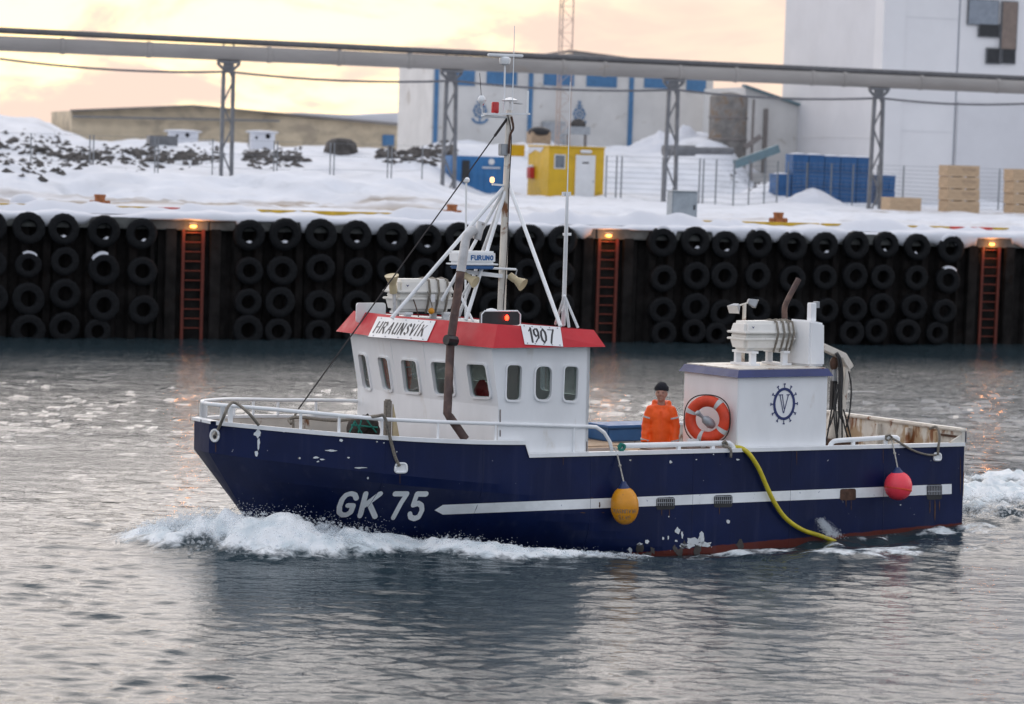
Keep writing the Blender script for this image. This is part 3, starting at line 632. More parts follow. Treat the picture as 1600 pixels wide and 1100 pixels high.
# ---------------------------------------------------------------- pipe bridge
VP = 40.0
t = thing('grey_pipeline', 'thick pale grey insulated pipe carried on pylons above the quay', 'pipe', (-20, VP, 9.78), QM)
MB().tube([(-45, VP, 9.79), (30, VP, 9.79), (110, VP, 9.75)], .335, 18).build('pipe', M['pipe1'], t, smooth=.8)
for i, px in enumerate((97, 232, 420, 530, 640, 795, 880, 945, 1062, 1150, 1270, 1320, 1440, 1560)):
    u = Q(px, 100, VP).x
    MB().lathe([(.34, -.10), (.37, -.08), (.37, .08), (.34, .10)], (u, VP, 9.79), (1, 0, 0), 18).build('joint_band', M['pipe1'], t, smooth=.6)
t2 = thing('dark_pipeline', 'thinner dark pipe running just above the thick grey pipe', 'pipe', (-20, VP+.1, 10.3), QM)
MB().tube([(-45, VP+.1, 10.42), (3, VP+.1, 10.37), (30, VP+.1, 10.26), (54, VP+.1, 10.21), (110, VP+.1, 10.2)], .14, 12).build('pipe', M['pipe2'], t2, smooth=.8)
pyl = [(355, 'left end, over the snow bank'), (703, 'behind the blue container'), (1050, 'behind the grey metal cabinet'), (1371, 'in front of the tall white building')]
cab = []
for i, (px, w) in enumerate(pyl):
    u = Q(px, 200, VP).x; zb = 3.3
    t = thing('pipe_pylon', 'steel lattice pylon carrying pipes, ' + w, 'pylon', (u, VP, zb), QM, 'pylons under the pipes')
    for s in (-1, 1):
        MB().beam((u+s*(.30 if i else .24), VP, zb), (u+s*.22, VP, 9.0), .16, .16).build('leg', M['pylon'], t)
        MB().beam((u+s*.16, VP+.03, 9.0), (u+s*.50, VP+.03, 9.33), .10, .12).build('bracket', M['pylon'], t)
    MB().box((u-.52, VP-.16, 9.335), (u+.52, VP+.16, 9.452)).build('saddle', M['pylon'], t)
    MB().box((u-.24, VP-.05, 8.95), (u+.24, VP+.05, 9.33)).build('head_plate', M['pylon'], t)
    for s in (-.3, .3): MB().beam((u+s, VP+.1, 10.05), (u+s*.6, VP+.1, 10.23), .06, .06).build('stay', M['pylon'], t)
    z = zb; s = 1
    while z < 8.6:
        MB().beam((u-s*.24, VP-.01*s, z), (u+s*.22, VP-.01*s, z+1.05), .07, .07).build('brace', M['pylon'], t); z += 1.05; s = -s
    cab.append(Vector((u, VP-.35, 8.95)))
pp = [Vector((-25, VP-.35, 9.2)), Q(0, 92, VP-.35)]
for a, b in zip([Q(0, 92, VP-.35)]+cab, cab+[Q(1640, 160, VP-.35)]):
    for k in range(1, 9): f = k/8; p = a.lerp(b, f); p.z -= .20*4*f*(1-f); pp.append(p)
one(MB().tube(pp, .05, 6), 'hanging_cable', 'thin grey cable sagging between the pylons below the pipes', 'cable', M['cable'], pp[0], QM, smooth=True)

# ---------------------------------------------------------------- fence: posts and wires
def ghit(px, py, v0=14.):
    v = np.arange(v0, 125, .35); a, b = Q(px, py, v0), Q(px, py, 125.); f = (v-v0)/(125-v0)
    i = np.nonzero(a.z+(b.z-a.z)*f < TZ(a.x+(b.x-a.x)*f, v))[0]
    return Q(px, py, float(v[i[0]])) if len(i) else None
def fence(name, lab, posts, v, top, wires, wmat=M['fence'], pr=.04, wr=.008):
    us = [Q(x, 250, v).x for x in posts]; zb = 3.4; t = thing(name, lab, 'fence', (us[0], v, zb), QM)
    for u in us:
        zg = float(TZ(u, v)); MB().tube([(u, v, zg-.3), (u, v, max(top, zg+1.5))], pr, 6).build('post', wmat, t)
    for k in range(wires):
        pts = []
        for a, b in zip(us[:-1], us[1:]):
            za, zb_ = float(TZ(a, v)), float(TZ(b, v))
            for f in (0, .5): u = a+(b-a)*f; z0 = za+(zb_-za)*f; pts.append((u, v-.05, max(top-.02, z0+1.48) - (max(top-.02, z0+1.48)-z0-.08)*k/max(1, wires-1)))
        z0 = float(TZ(us[-1], v)); pts.append((us[-1], v-.05, max(top-.02, z0+1.48) - (max(top-.02, z0+1.48)-z0-.08)*k/max(1, wires-1)))
        MB().tube(pts, wr, 4).build('wire', wmat, t)
    return t
fence('wire_fence', 'wire mesh fence between the yellow cabin and the tall white building', [948, 964, 972, 1036, 1094, 1100, 1120, 1148, 1172, 1196, 1216], 44, 5.75, 9)
fence('wire_fence', 'wire mesh fence along the front of the tall white building', [1232, 1262, 1300, 1334, 1372, 1413, 1490, 1502, 1563, 1572, 1585, 1640, 1700], 43, 5.72, 11)
fence('wire_fence', 'thin fence posts and wires standing in the snow bank below the beige warehouse', [-60, 48, 140, 146, 242, 247, 332, 428, 433, 516, 522, 606, 612, 660], 27, 5.9, 4, M['fence'], .026, .005)

# ---------------------------------------------------------------- tall white building
VB = 62.0
def ub(px, v=VB): return Q(px, 200, v).x
t = thing('tall_white_building', 'tall windowless white building rising out of frame beside the pipes', 'building', (ub(1218), VB, 3.2), QM)
u1, u2, u3 = ub(1374), ub(1408), ub(1493); u0 = u1; VE = 76.6
MB().box((u1+.03, VB+.5, 2.5), (u1+25, VE, 25.8)).build('wall', M['towerg'], t)  # receding side wall: its shading is put into the greyer colour
MB().box((u1, VB, 2.5), (u2-.01, VB+1.2, 26.5)).build('corner_pier', M['towerw'], t)
MB().box((u2, VB+.12, 2.5), (u3-.06, VB+13, 26)).build('wall', M['towerw'], t)
MB().box((u3+.06, VB+.12, 2.5), (u3+30, VB+13, 26)).build('wall', M['towerw'], t)
MB().box((u3-.058, VB+.2, 2.5), (u3+.058, VB+10, 26)).build('seam', M['seam'], t)
zl = Q(1450, 163, VB).z
for zz in (zl, zl-1.6, zl+5): MB().box((u2+.02, VB+.10, zz), (u3-.08, VB+.119, zz+.03)).build('joint', M['towerg'], t)
MB().box((u3+.1, VB-.02, 3.7), (u3+29, VB+.117, Q(1550, 160, VB).z)).build('lower_cladding', M['towerg'], t, bevel=.02)
MB().box((u0-.08, VB-.25, 2.6), (u3+30, VB-.03, Q(1300, 318, VB).z)).build('plinth', M['dark'], t)
for zz, c in ((9.6, 'seam'), (7.3, 'towerw')): MB().box((u1, VB+1.25, zz), (u1+.028, VE-.05, zz+.05)).build('stringcourse', M[c], t)
for (x0, x1, y0, y1, mm, nm) in [(1513, 1560, 2, 37, 'greyp', 'shutter'), (1564, 1590, 4, 76, 'brownp', 'shutter'), (1530, 1561, 39, 56, 'dark', 'opening'), (1542, 1562, 77, 98, 'dark', 'window'), (1566, 1586, 78, 98, 'dark', 'window')]:
    a, b = Q(x0, y1, VB), Q(x1, y0, VB)
    f = MB(); f.box((a.x-.06, VB-.02, a.z-.06), (b.x+.06, VB+.117, b.z+.06)).build('window_frame' if nm != 'opening' else 'opening_frame', M['pylon'], t)
    MB().box((a.x, VB-.05, a.z), (b.x, VB-.022, b.z)).build(nm, M[mm], t)
a, b = Q(1560.5, 100, VB), Q(1564, 2, VB); MB().box((a.x, VB-.09, a.z), (b.x+.03, VB-.021, b.z)).build('mullion', M['pylon'], t)

# ---------------------------------------------------------------- factory with blue pilasters and anchor emblems
VF = 84.0
def uf(px): return Q(px, 200, VF).x
def zf(px, py): return Q(px, py, VF).z
t = thing('anchor_factory', 'long off-white factory with blue pilasters, blue windows and two anchor emblems', 'building', (uf(622), VF, 4), QM)
ua, ub_ = uf(674), uf(1222); ze = zf(890, 92)
MB().box((ua, VF, 3.0), (uf(1112), VF+8.6, ze-.35)).build('wall', M['factory'], t)
MB().prism([(ua, VF+.01, ze-.35), (uf(1112), VF+.01, ze-.35), (uf(1112), VF+.01, zf(1112, 118)), (uf(985), VF+.01, zf(985, 92)), (uf(890), VF+.01, zf(890, 83)), (uf(800), VF+.01, zf(800, 92)), (uf(676), VF+.01, zf(676, 98))], (0, 8.5, 0)).build('gable', M['factory'], t)
for a, b in (((795, 94), (890, 80)), ((890, 80), (990, 93))):
    A, B = Q(*a, VF-.3), Q(*b, VF-.3); MB().beam(A, B, .7, .16).build('roof_edge', M['rooft'], t)
for px, w in ((680, .26), (827, .28), (984, .30)):
    u = uf(px); MB().box((u-w/2, VF-.10, 3.0), (u+w/2, VF-.005, zf(px, 105))).build('pilaster', M['factoryblue'], t)
for (x0, x1, y0, y1) in [(712, 742, 113, 133), (760, 808, 112, 131), (849, 897, 116, 133), (916, 964, 117, 135), (1006, 1044, 120, 137), (1072, 1103, 125, 144)]:
    a, b = Q(x0, y1, VF), Q(x1, y0, VF)
    w = MB().box((a.x, VF-.06, a.z), (b.x, VF-.004, b.z+.25)).build('blue_window', M['factoryblue'], t)
def anchor(px, py, sc):
    c = Q(px, py, VF); u, z = c.x, c.z; y = VF-.03; r = .62*sc; m_ = MB()
    def flat(p): return [Vector((u+a*sc, y, z+b*sc)) for a, b in p]
    R = MB()
    ring = lambda r0, n=22, w=.06: m_.tube([(u+r0*sc*cos(2*pi*i/n), y, z+r0*sc*sin(2*pi*i/n)) for i in range(n+1)], w*sc, 5)
    ring(.56); ring(.17, 12, .05)
    for i in range(8): a = 2*pi*i/8; m_.tube([(u+.20*sc*cos(a), y, z+.20*sc*sin(a)), (u+.70*sc*cos(a), y, z+.70*sc*sin(a))], .045*sc, 5)
    m_.tube(flat([(0, -.6), (0, -1.08)]), .07*sc, 5); m_.tube(flat([(0, .6), (0, 1.0)]), .06*sc, 5); m_.tube(flat([(-.34, .78), (.34, .78)]), .06*sc, 5)
    m_.tube([(u+.14*sc*cos(2*pi*i/10), y, z+1.12*sc+.14*sc*sin(2*pi*i/10)) for i in range(11)], .045*sc, 5)
    m_.tube(smoothpath(flat([(-.72, -.70), (-.45, -.98), (0, -1.10), (.45, -.98), (.72, -.70)]), 4), .10*sc, 5)
    m_.build('anchor_emblem', M['factoryblue'], t)
anchor(750, 173, .72); anchor(905, 178, .66)
MB().box((uf(846), VF-.5, 5), (uf(880), VF-.06, zf(860, 190))).build('loading_hatch', M['steelgrey'], t)
# side wing, rusty tank and lean-to right of the factory
u = Q(1138, 180, 70).x
tk = thing('rusty_tank', 'rusty upright tank half buried by a snowdrift beside the factory', 'tank', (u, 70, 4.5), QM)
MB().lathe([(1.15, -2), (1.15, 5.0), (1.05, 5.1), (.3, 5.3), (.05, 5.32)], (u, 70, 4.5), n=22).build('shell', M['tank'], tk, smooth=.6)
for zz in (5.6, 6.9, 8.2): MB().lathe([(1.16, 0), (1.20, .03), (1.20, .11), (1.16, .14)], (u, 70, zz), n=22).build('hoop', M['rooft'], tk, smooth=.6)
MB().beam((u+1.0, 68.5, 4), (u+1.0, 68.5, 9.4), .12, .12).build('ladder', M['rooft'], tk); MB().beam((u+.5, 68.4, 6.5), (u+1.5, 68.4, 7.2), .15, .3).build('platform', M['rooft'], tk)
t = thing('lean_to_shed', 'small off-white shed with a sloping teal roof edge beside the tall building', 'shed', (Q(1190, 200, 74).x, 74, 4), QM)
a, b = Q(1165, 135, 74), Q(1222, 156, 74)
MB().prism([(a.x, 74, 3), (b.x+2, 74, 3), (b.x+2, 74, b.z-.6), (a.x, 74, a.z-.05)], (0, 7, 0)).build('wall', M['factory'], t)
MB().beam((a.x-.2, 73.9, a.z+.05), (b.x+2, 73.9, b.z-.5), .5, .14).build('roof_edge', M['teal'], t)
u = Q(1196, 195, 73.9).x; MB().box((u-.12, 73.8, 5), (u+.12, 73.99, Q(1196, 170, 74).z)).build('downpipe', M['rooft'], t)
a, b = Q(1148, 257, 58), Q(1216, 232, 58)
one(MB().beam(a, b, .35, .45), 'sloping_conveyor', 'grey sloping conveyor chute leaning on the tall white building', 'conveyor', M['teal'], a, QM)
a, b = Q(1036, 235, 56), Q(1145, 236, 56)
one(MB().tube([a, a.lerp(b, .45), a.lerp(b, .46), b], [.30, .30, .2, .2], 10), 'dumped_pipe', 'dumped grey pipe length lying across the snow behind the fence', 'pipe', M['pylon'], a, QM, smooth=.6)

# ---------------------------------------------------------------- beige warehouse and clutter before it
VW = 112.0
t = thing('beige_warehouse', 'long low beige warehouse with a shallow snowy roof behind the snow slope', 'building', (Q(80, 220, VW).x, VW, 4.5), QM)
g = lambda x, y: Q(x, y, VW)
A = [g(112, 260), g(622, 260), g(622, 196), g(300, 166), g(112, 173)]
MB().prism(A, (0, 12, 0)).build('wall', M['beige'], t)
for a, b in (((110, 172.5), (300, 165)), ((300, 165), (624, 194))):
    a2, b2 = Q(*a, VW-.3), Q(*b, VW-.3); MB().beam(a2, b2, .7, .12).build('roof_edge', M['rooft'], t)
a2, b2 = g(430, 168), g(622, 178); MB().prism([g(400, 178), g(622, 196.5), g(622, 176), g(560, 180), g(470, 176)], (0, 9, 0)).build('roof_snow', M['snow'], t)
MB().beam(Q(114, 182, VW-.5), Q(436, 189, VW-.5), .3, .14).build('gutter_pipe', M['pylon'], t)
a, b = g(597, 228), g(616, 211); MB().box((a.x, VW-.06, a.z), (b.x, VW-.004, b.z)).build('blue_door', M['factoryblue'], t)
def pierced(x0, x1, y0, y1, holes, lab):
    V0 = 92.0; a, b = Q(x0, y1, V0), Q(x1, y0, V0); fn = lambda p, q_, w: (p, V0+w, q_)
    H = []
    for hx, hy, hr in holes:
        c = Q(hx, hy, V0); r = hr*.026; H.append([(c.x+r*cos(2*pi*i/14), c.z+r*sin(2*pi*i/14)) for i in range(14)])
    t = thing('concrete_block', lab, 'block', (a.x, V0, a.z), QM, 'pierced blocks on the snow slope')
    MB().plate([(a.x, a.z-.6), (b.x, a.z-.6), (b.x, b.z), (a.x, b.z)], H, fn, .5).build('face', M['snow'], t)
    MB().ball(((a.x+b.x)/2, V0+.35, b.z), ((b.x-a.x)/2+.35, .6, .12), 12, 6).build('snow_cap', M['snow'], t, smooth=True)
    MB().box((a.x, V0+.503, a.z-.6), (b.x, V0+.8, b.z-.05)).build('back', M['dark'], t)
pierced(264, 310, 206, 216, [(277, 212, 4), (293, 211, 6)], 'white block with two round holes left of the first pylon')
pierced(392, 430, 207, 220, [(401, 215, 4), (419, 213, 7)], 'white block with two round holes right of the first pylon')
a, b = Q(234, 236, 60), Q(278, 213, 60)
one(MB().box((a.x, 60, a.z), (b.x, 61.2, b.z)), 'grey_crate', 'square grey concrete crate lying on the snow slope', 'crate', M['pylon'], a, QM, bevel=.03)
p = Q(532, 262, 60)
t = thing('dark_tank', 'dark rounded tank end standing upright in the snow', 'tank', p, QM)
MB().lathe([(.92, -.6), (.95, .3), (.93, .9), (.80, 1.35), (.5, 1.55), (.05, 1.6)], p, n=18).build('shell', M['rock'], t, smooth=.7)
MB().lathe([(.97, 0), (.99, .02), (.99, .10), (.97, .12)], p+Vector((0, 0, .5)), n=18).build('band', M['rooft'], t)

# lava boulders in the snow
def boulder(seed, s=1.0):
    r_ = random.Random(seed); b = bmesh.new(); bmesh.ops.create_icosphere(b, subdivisions=2, radius=1); o = Vector((seed*3.1, seed*1.7, 0))
    for v in b.verts:
        n = noise.noise(v.co*1.1+o)*.5 + noise.noise(v.co*2.7+o)*.28; v.co *= (1+n); v.co.z *= .72
    me = bpy.data.meshes.new('boulder'); b.to_mesh(me); b.free(); me.materials.append(M['rock']); return me
BMs = [boulder(i) for i in range(6)]
spots = [(8, 232), (22, 222), (40, 228), (62, 236), (86, 243), (98, 234), (112, 246), (132, 250), (150, 244), (170, 248), (196, 250), (212, 244), (236, 252), (258, 247), (280, 250), (300, 246), (322, 250), (248, 262), (130, 262), (462, 250), (480, 252), (396, 244), (414, 248), (612, 236), (632, 240), (648, 246), (664, 236), (596, 246), (638, 250)]
for i, (px, py) in enumerate(spots):
    p = ghit(px, py)
    if p is None: continue
    s = random.uniform(.18, .38)
    o = link('boulder', BMs[i % 6], None, QM @ Matrix.Translation(p) @ Matrix.Rotation(i*1.3, 4, 'Z') @ Matrix.Diagonal((s*1.5, s, s*.9, 1)))
    tag(o, 'dark lava boulder poking out of the snow slope left of the blue container', 'boulder', 'lava boulders in the snow')
m_v, m_f = [], []
def rubble(n, fn, name, lab):
    mb = MB(); b = [(0, 1, 2), (0, 2, 3), (0, 3, 4), (0, 4, 1), (5, 2, 1), (5, 3, 2), (5, 4, 3), (5, 1, 4)]
    for i in range(n):
        p, s = fn()
        if p is None: continue
        c = [(0, 0, 1), (1, 0, 0), (0, 1, 0), (-1, 0, 0), (0, -1, 0), (0, 0, -1)]
        mb.add([(p[0]+x*s*random.uniform(.6, 1.5), p[1]+y*s*random.uniform(.6, 1.3), p[2]+z*s*random.uniform(.4, .95)) for x, y, z in c], b)
    o = mb.build(name, M['rock'], None, QM); o['kind'] = 'stuff'; o['label'] = lab; return o
def f1():
    px = random.uniform(-40, 345) if random.random() < .75 else random.uniform(380, 470)
    py = random.gauss(246+min(0, px-110)*.08, 8 if px > 110 else 16); return ghit(px, py), random.uniform(.07, .25)
rubble(900, f1, 'rubble', 'dark lava rubble showing through snow below the beige warehouse')
def f2():
    px = random.uniform(590, 715); py = random.gauss(240, 8); return ghit(px, py), random.uniform(.10, .30)
rubble(260, f2, 'rubble', 'dark rubble heaped in snow beside the blue container')
def f3():
    px = random.uniform(1140, 1300); py = random.gauss(275+(px-1150)*.12, 14); return ghit(px, py, 44.3), random.uniform(.06, .20)
rubble(150, f3, 'rubble', 'broken rock in the snow behind the fence near the blue tubs')
# snow heap behind the fence
def heap(px, py, v, rx, ry, h, lab, seed):
    p = Q(px, py, v); P = []; n = 26; fo = Vector((seed*5.3, 0, 0))
    for i in range(n+1):
        r = i/n; row = []
        for k in range(33):
            a = 2*pi*k/32; x, y = rx*r*cos(a), ry*r*sin(a); nn = noise.noise(Vector((x*.8, y*.8, 0))+fo)*.25 + noise.noise(Vector((x*2.3, y*2.3, 0))+fo)*.12
            row.append((p.x+x, p.y+y, p.z-.15 + h*max(0, (1-r*r))**1.2*(1+nn)))
        P.append(row)
    o = MB().grid(P).build('snow_heap', M['snow'], None, QM, smooth=True); return tag(o, lab, 'snow heap')
heap(1268, 324, 42.6, 2.3, 1.6, .95, 'ploughed snow heap in front of the blue tubs', 1)
heap(585, 318, 24, 2.6, 2.2, .72, 'low ploughed snow heap left of the boat mast', 2)
heap(30, 300, 22, 4.0, 2.5, .5, 'ploughed snow heap at the far left behind the wheel track', 3)
heap(1060, 262, 73, 5.2, 3.5, 2.3, 'smooth snowdrift swept up beside the rusty tank', 4)
heap(845, 262, 77, 3.0, 2.5, 1.7, 'snow heap against the factory wall between the emblems', 5)
# dark shapes on the heap behind the yellow cabin
p = Q(846, 206, 70); t = thing('covered_pallet', 'black sheet thrown over a pallet load below the factory wall', 'pallet', p, QM)
MB().box((p.x-.6, 70, p.z-.9), (p.x+.6, 71, p.z)).build('load', M['wood'], t); MB().ball((p.x, 70.4, p.z), (.72, .6, .32), 12, 6).build('cover', M['black'], t, smooth=True)
p = Q(904, 205, 74); t = thing('old_trailer', 'grey flatbed trailer parked below the second anchor emblem', 'trailer', p, QM)
MB().box((p.x-.75, 74, p.z-.2), (p.x+.75, 75, p.z+.28)).build('bed', M['steelgrey'], t)
for s in (-.55, .55): MB().box((p.x+s-.06, 74.2, p.z-1.5), (p.x+s+.06, 74.4, p.z-.203)).build('leg', M['rooft'], t)
MB().ball((p.x+.1, 74.4, p.z+.42), (.5, .4, .35), 10, 6).build('load', M['rock'], t, smooth=.5)

# ---------------------------------------------------------------- blue container, yellow cabin
VC = 50.0
a, b = Q(704, 300, VC), Q(789, 300, VC); zb = 3.45; zt = Q(740, 244, VC).z
t = thing('blue_container', 'blue container with a dark vent panel standing in the snow by the pylon', 'container', (a.x, VC, zb), QM)
MB().box((a.x, VC, zb), (b.x, VC+1.2, zt)).build('body', M['bluec'], t, bevel=.02)
for i in range(9): u = a.x+.12+i*(b.x-a.x-.24)/8; MB().box((u-.03, VC-.03, zb+.15), (u+.03, VC-.002, zt-.12)).build('rib', M['bluec'], t)
MB().box((a.x+.55, VC-.05, zb+.75), (a.x+.95, VC-.031, zt-.22)).build('vent', M['dark'], t)
c = Q(768, 262, VC); MB().box((c.x-.5, VC-.04, c.z-.04), (c.x+.45, VC-.032, c.z+.03)).build('lettering', M['door'], t)
MB().lathe([(.16, 0), (.16, .01)], (c.x-.02, VC-.031, c.z+.30), (0, -1, 0), 12).build('emblem', M['door'], t)
VY = 47.5
a, b, c = Q(856, 311, VY), Q(942, 313, VY), Q(821, 309, VY+2.0); zb = 3.4; zt = Q(900, 231, VY).z
t = thing('yellow_cabin', 'bright yellow site cabin with a white door and small window', 'cabin', (a.x, VY, zb), QM)
MB().box((a.x, VY, zb), (b.x, 51.0, zt)).build('body', M['yellowc'], t, bevel=.02)
un = c.x
MB().prism([(a.x-.03, VY+.9, zt-.02), (a.x-.03, 50.9, zt-.02), (a.x-.03, 50.8, zt-.38), (a.x-.03, 49.8, zt-.16), (a.x-.03, 48.9, zt-.28)], (.028, 0, 0)).build('clinging_snow', M['snow'], t)
MB().box((a.x-.03, VY-.06, zt+.002), (b.x+.03, 51.05, zt+.08)).build('roof_trim', M['yellowc'], t)
d0, d1 = Q(897, 313, VY), Q(930, 243, VY)
MB().box((d0.x-.06, VY-.035, zb+.06), (d1.x+.06, VY-.003, d1.z+.06)).build('door_frame', M['yellowc'], t)
dr = MB().box((d0.x, VY-.07, zb+.08), (d1.x, VY-.036, d1.z)).build('door', M['door'], t)
MB().box((d1.x-.12, VY-.11, zb+1.0), (d1.x-.06, VY-.071, zb+1.06)).build('handle', M['steelgrey'], dr)
MB().box((d0.x+.35, VY-.08, d1.z-.42), (d1.x-.35, VY-.071, d1.z-.34)).build('door_sign', M['black'], dr)
w0, w1 = Q(867, 262, VY), Q(882, 243, VY)
MB().box((w0.x-.05, VY-.035, w0.z-.05), (w1.x+.05, VY-.003, w1.z+.05)).build('window_frame', M['door'], t); MB().box((w0.x, VY-.05, w0.z), (w1.x, VY-.036, w1.z)).build('window_pane', M['glassd'], t)
q0 = Q(915, 237, VY); MB().lathe([(.05, -.3), (.09, -.25), (.09, .25), (.05, .3)], (q0.x, VY-.08, q0.z), (1, 0, 0), 8).build('lamp_tube', M['door'], t, smooth=True)
q0 = Q(828, 269, VY+1.2); MB().box((a.x-.25, VY+2.3, q0.z-.33), (a.x-.003, VY+2.9, q0.z+.25)).build('extinguisher_box', M['redbox'], t, bevel=.03)
MB().ball((a.x-.12, VY+2.6, q0.z+.28), (.16, .3, .1), 8, 5).build('box_snow', M['snow'], t, smooth=True)
p = Q(808, 235, 52); one(MB().box((p.x-.42, 52, p.z-.3), (p.x+.42, 53, p.z+.3)), 'yellow_bin', 'small yellow bin behind the yellow cabin', 'bin', M['yellowc'], p, QM, bevel=.02)

# ---------------------------------------------------------------- blue tubs and wooden crates in front of the tall building
VT = 46.5
def tubstack(px0, px1, ytop, n, lab):
    a, b = Q(px0, 300, VT), Q(px1, 300, VT); zt = Q((px0+px1)/2, ytop, VT).z; z0 = 3.55; h = (zt-z0)/n; cu = (a.x+b.x)/2
    for k in range(n):
        z = z0+k*h; w = (b.x-a.x)/2
        t = thing('fish_tub', lab + f', {["lowest", "second", "third", "fourth", "fifth", "sixth"][k]} in its stack', 'tub', (cu, VT, z), QM, 'blue fish tubs stacked by the fence')
        m_ = MB(); m_.add([(cu-w*.95, VT+.03, z), (cu+w*.95, VT+.03, z), (cu+w*.95, VT+1.0, z), (cu-w*.95, VT+1.0, z), (cu-w*.97, VT, z+h-.1), (cu+w*.97, VT, z+h-.1), (cu+w*.97, VT+1.03, z+h-.1), (cu-w*.97, VT+1.03, z+h-.1)], [(0,3,2,1),(4,5,6,7),(0,1,5,4),(1,2,6,5),(2,3,7,6),(3,0,4,7)])
        m_.build('body', M['tubblue'], t, bevel=.015)
        MB().box((cu-w*.985, VT-.012, z+h-.097), (cu+w*.985, VT+1.04, z+h-.004)).build('rim', M['tubblue'], t, bevel=.015)
        if k == n-1: MB().ball((cu, VT+.5, z+h-.01), (w*.95, .5, .09), 10, 6).build('snow_cap', M['snow'], t, smooth=True)
        for s in (-.4, .4): MB().box((cu+s*w-.07, VT-.02, z+.08), (cu+s*w+.07, VT+.02, z+h*.7)).build('rib', M['tubblue'], t)
for i, (x0, x1, yt, n) in enumerate([(1237, 1262, 241, 3), (1262, 1287, 242, 3), (1287, 1312, 244, 3), (1312, 1338, 245, 3), (1338, 1363, 246, 3), (1373, 1399, 274, 2), (1213, 1236, 272, 2)]):
    tubstack(x0, x1, yt, n, 'blue fish tub in the ' + ['second', 'third', 'fourth', 'fifth', 'sixth', 'seventh', 'first'][i] + ' column from left')
VK = 37.5
def crate(px0, px1, y0, y1, lab, mark=True):
    a, b = Q(px0, y1, VK), Q(px1, y0, VK); z0, z1 = a.z, b.z
    t = thing('wooden_crate', lab, 'crate', ((a.x+b.x)/2, VK, z0), QM, 'wooden crates in front of the white building')
    n = 3 if z1-z0 > .3 else 2; h = (z1-z0-.08)/n
    for k in range(n): MB().box((a.x, VK+.002*k, z0+.08+k*h), (b.x, VK+.03, z0+.08+(k+1)*h-.012)).build('board', M['plywood'], t)
    MB().box((a.x+.005, VK+.031, z0+.075), (b.x-.005, VK+1.0, z1-.02)).build('box', M['plywood'], t)
    for f in (.08, .5, .92): u = a.x+(b.x-a.x)*f; MB().box((u-.07, VK+.01, z0), (u+.07, VK+.95, z0+.07)).build('foot', M['plywood'], t)
    if mark: MB().box((a.x+(b.x-a.x)*.45, VK-.006, z0+(z1-z0)*.55), (a.x+(b.x-a.x)*.88, VK-.001, z0+(z1-z0)*.78)).build('stencil', M['wood'], t)
ys_ = [335, 315, 296.5, 277.5, 259]
for k in range(4): crate(1480+k*.3, 1531, ys_[k+1], ys_[k], ['lowest', 'second', 'third', 'topmost'][k] + ' wooden crate of the four-high stack by the white building', k > 0)
ys_ = [338, 321, 304, 285, 265]
for k in range(4): crate(1583, 1634, ys_[k+1], ys_[k], ['lowest', 'second', 'third', 'topmost'][k] + ' wooden crate of the stack cut by the photo edge')
crate(1390, 1440, 309, 333, 'single wooden crate standing alone by the fourth pylon', False)

# ---------------------------------------------------------------- lattice radio mast
VR = 66.0; p = Q(879, 215, VR); p2 = Q(884, -120, VR)
t = thing('lattice_mast', 'slim rust and white lattice radio mast rising behind the yellow cabin', 'mast', (p.x, VR, 5), QM)
mm = mat('mast_paint', (.42, .32, .27), .7, var=.1)
for s in (-.42, .42): MB().beam((p.x+s, VR, 5), (p.x+s*.9, VR, 22), .06, .06).build('leg', mm, t)
MB().beam((p.x, VR+.7, 5), (p.x, VR+.65, 22), .06, .06).build('leg', mm, t)
z = 5.2; s = 1
while z < 21: MB().beam((p.x-s*.41, VR, z), (p.x+s*.40, VR, z+.75), .03, .03).build('brace', mm, t); MB().beam((p.x-.41, VR+.01, z), (p.x+.41, VR+.01, z), .025, .025).build('brace', mm, t); z += .75; s = -s
# ================================================================== THE BOAT (boat frame)
LB = 12.21
def lerp(a, b, t): return a+(b-a)*t
def cl(t): return max(0., min(1., t))
def gun(x): return 1.27+.0087*max(x, 0) if x <= 8.06 else (lerp(1.34, 1.53, (x-8.06)/.07) if x < 8.13 else 1.53+.24*((x-8.13)/4.2)**1.3)
def zk(x): return 1.31-(LB-x)*.104
def stemx(z): return LB-max(0, 1.31-z)*.72
def wst(z): return lerp(.05, .08, cl((z+.5)/.96)) if z < .46 else lerp(.08, .27, cl((z-.46)/.85))
def YY(x, z):
    S = stemx(z); t0 = lerp(.50, .70, cl((z+.2)/1.1)); p = lerp(1.6, 2.5, cl((z+.2)/1.5)); w = wst(z)
    tau = cl((x/S-t0)/(1-t0)); return w+(HB-w)*(1-tau**p)
def YH(x, z): return YY(x, min(z, zk(x)))
def YG(x): return YH(x, gun(x))
boat = thing('fishing_boat', 'small dark blue fishing boat with white wheelhouse under way past the quay', 'boat', (0, 0, 0), BM)
def bs(mb, name, m, parent=boat, **k): return mb.build(name, m if not isinstance(m, str) else M[m], parent, **k)

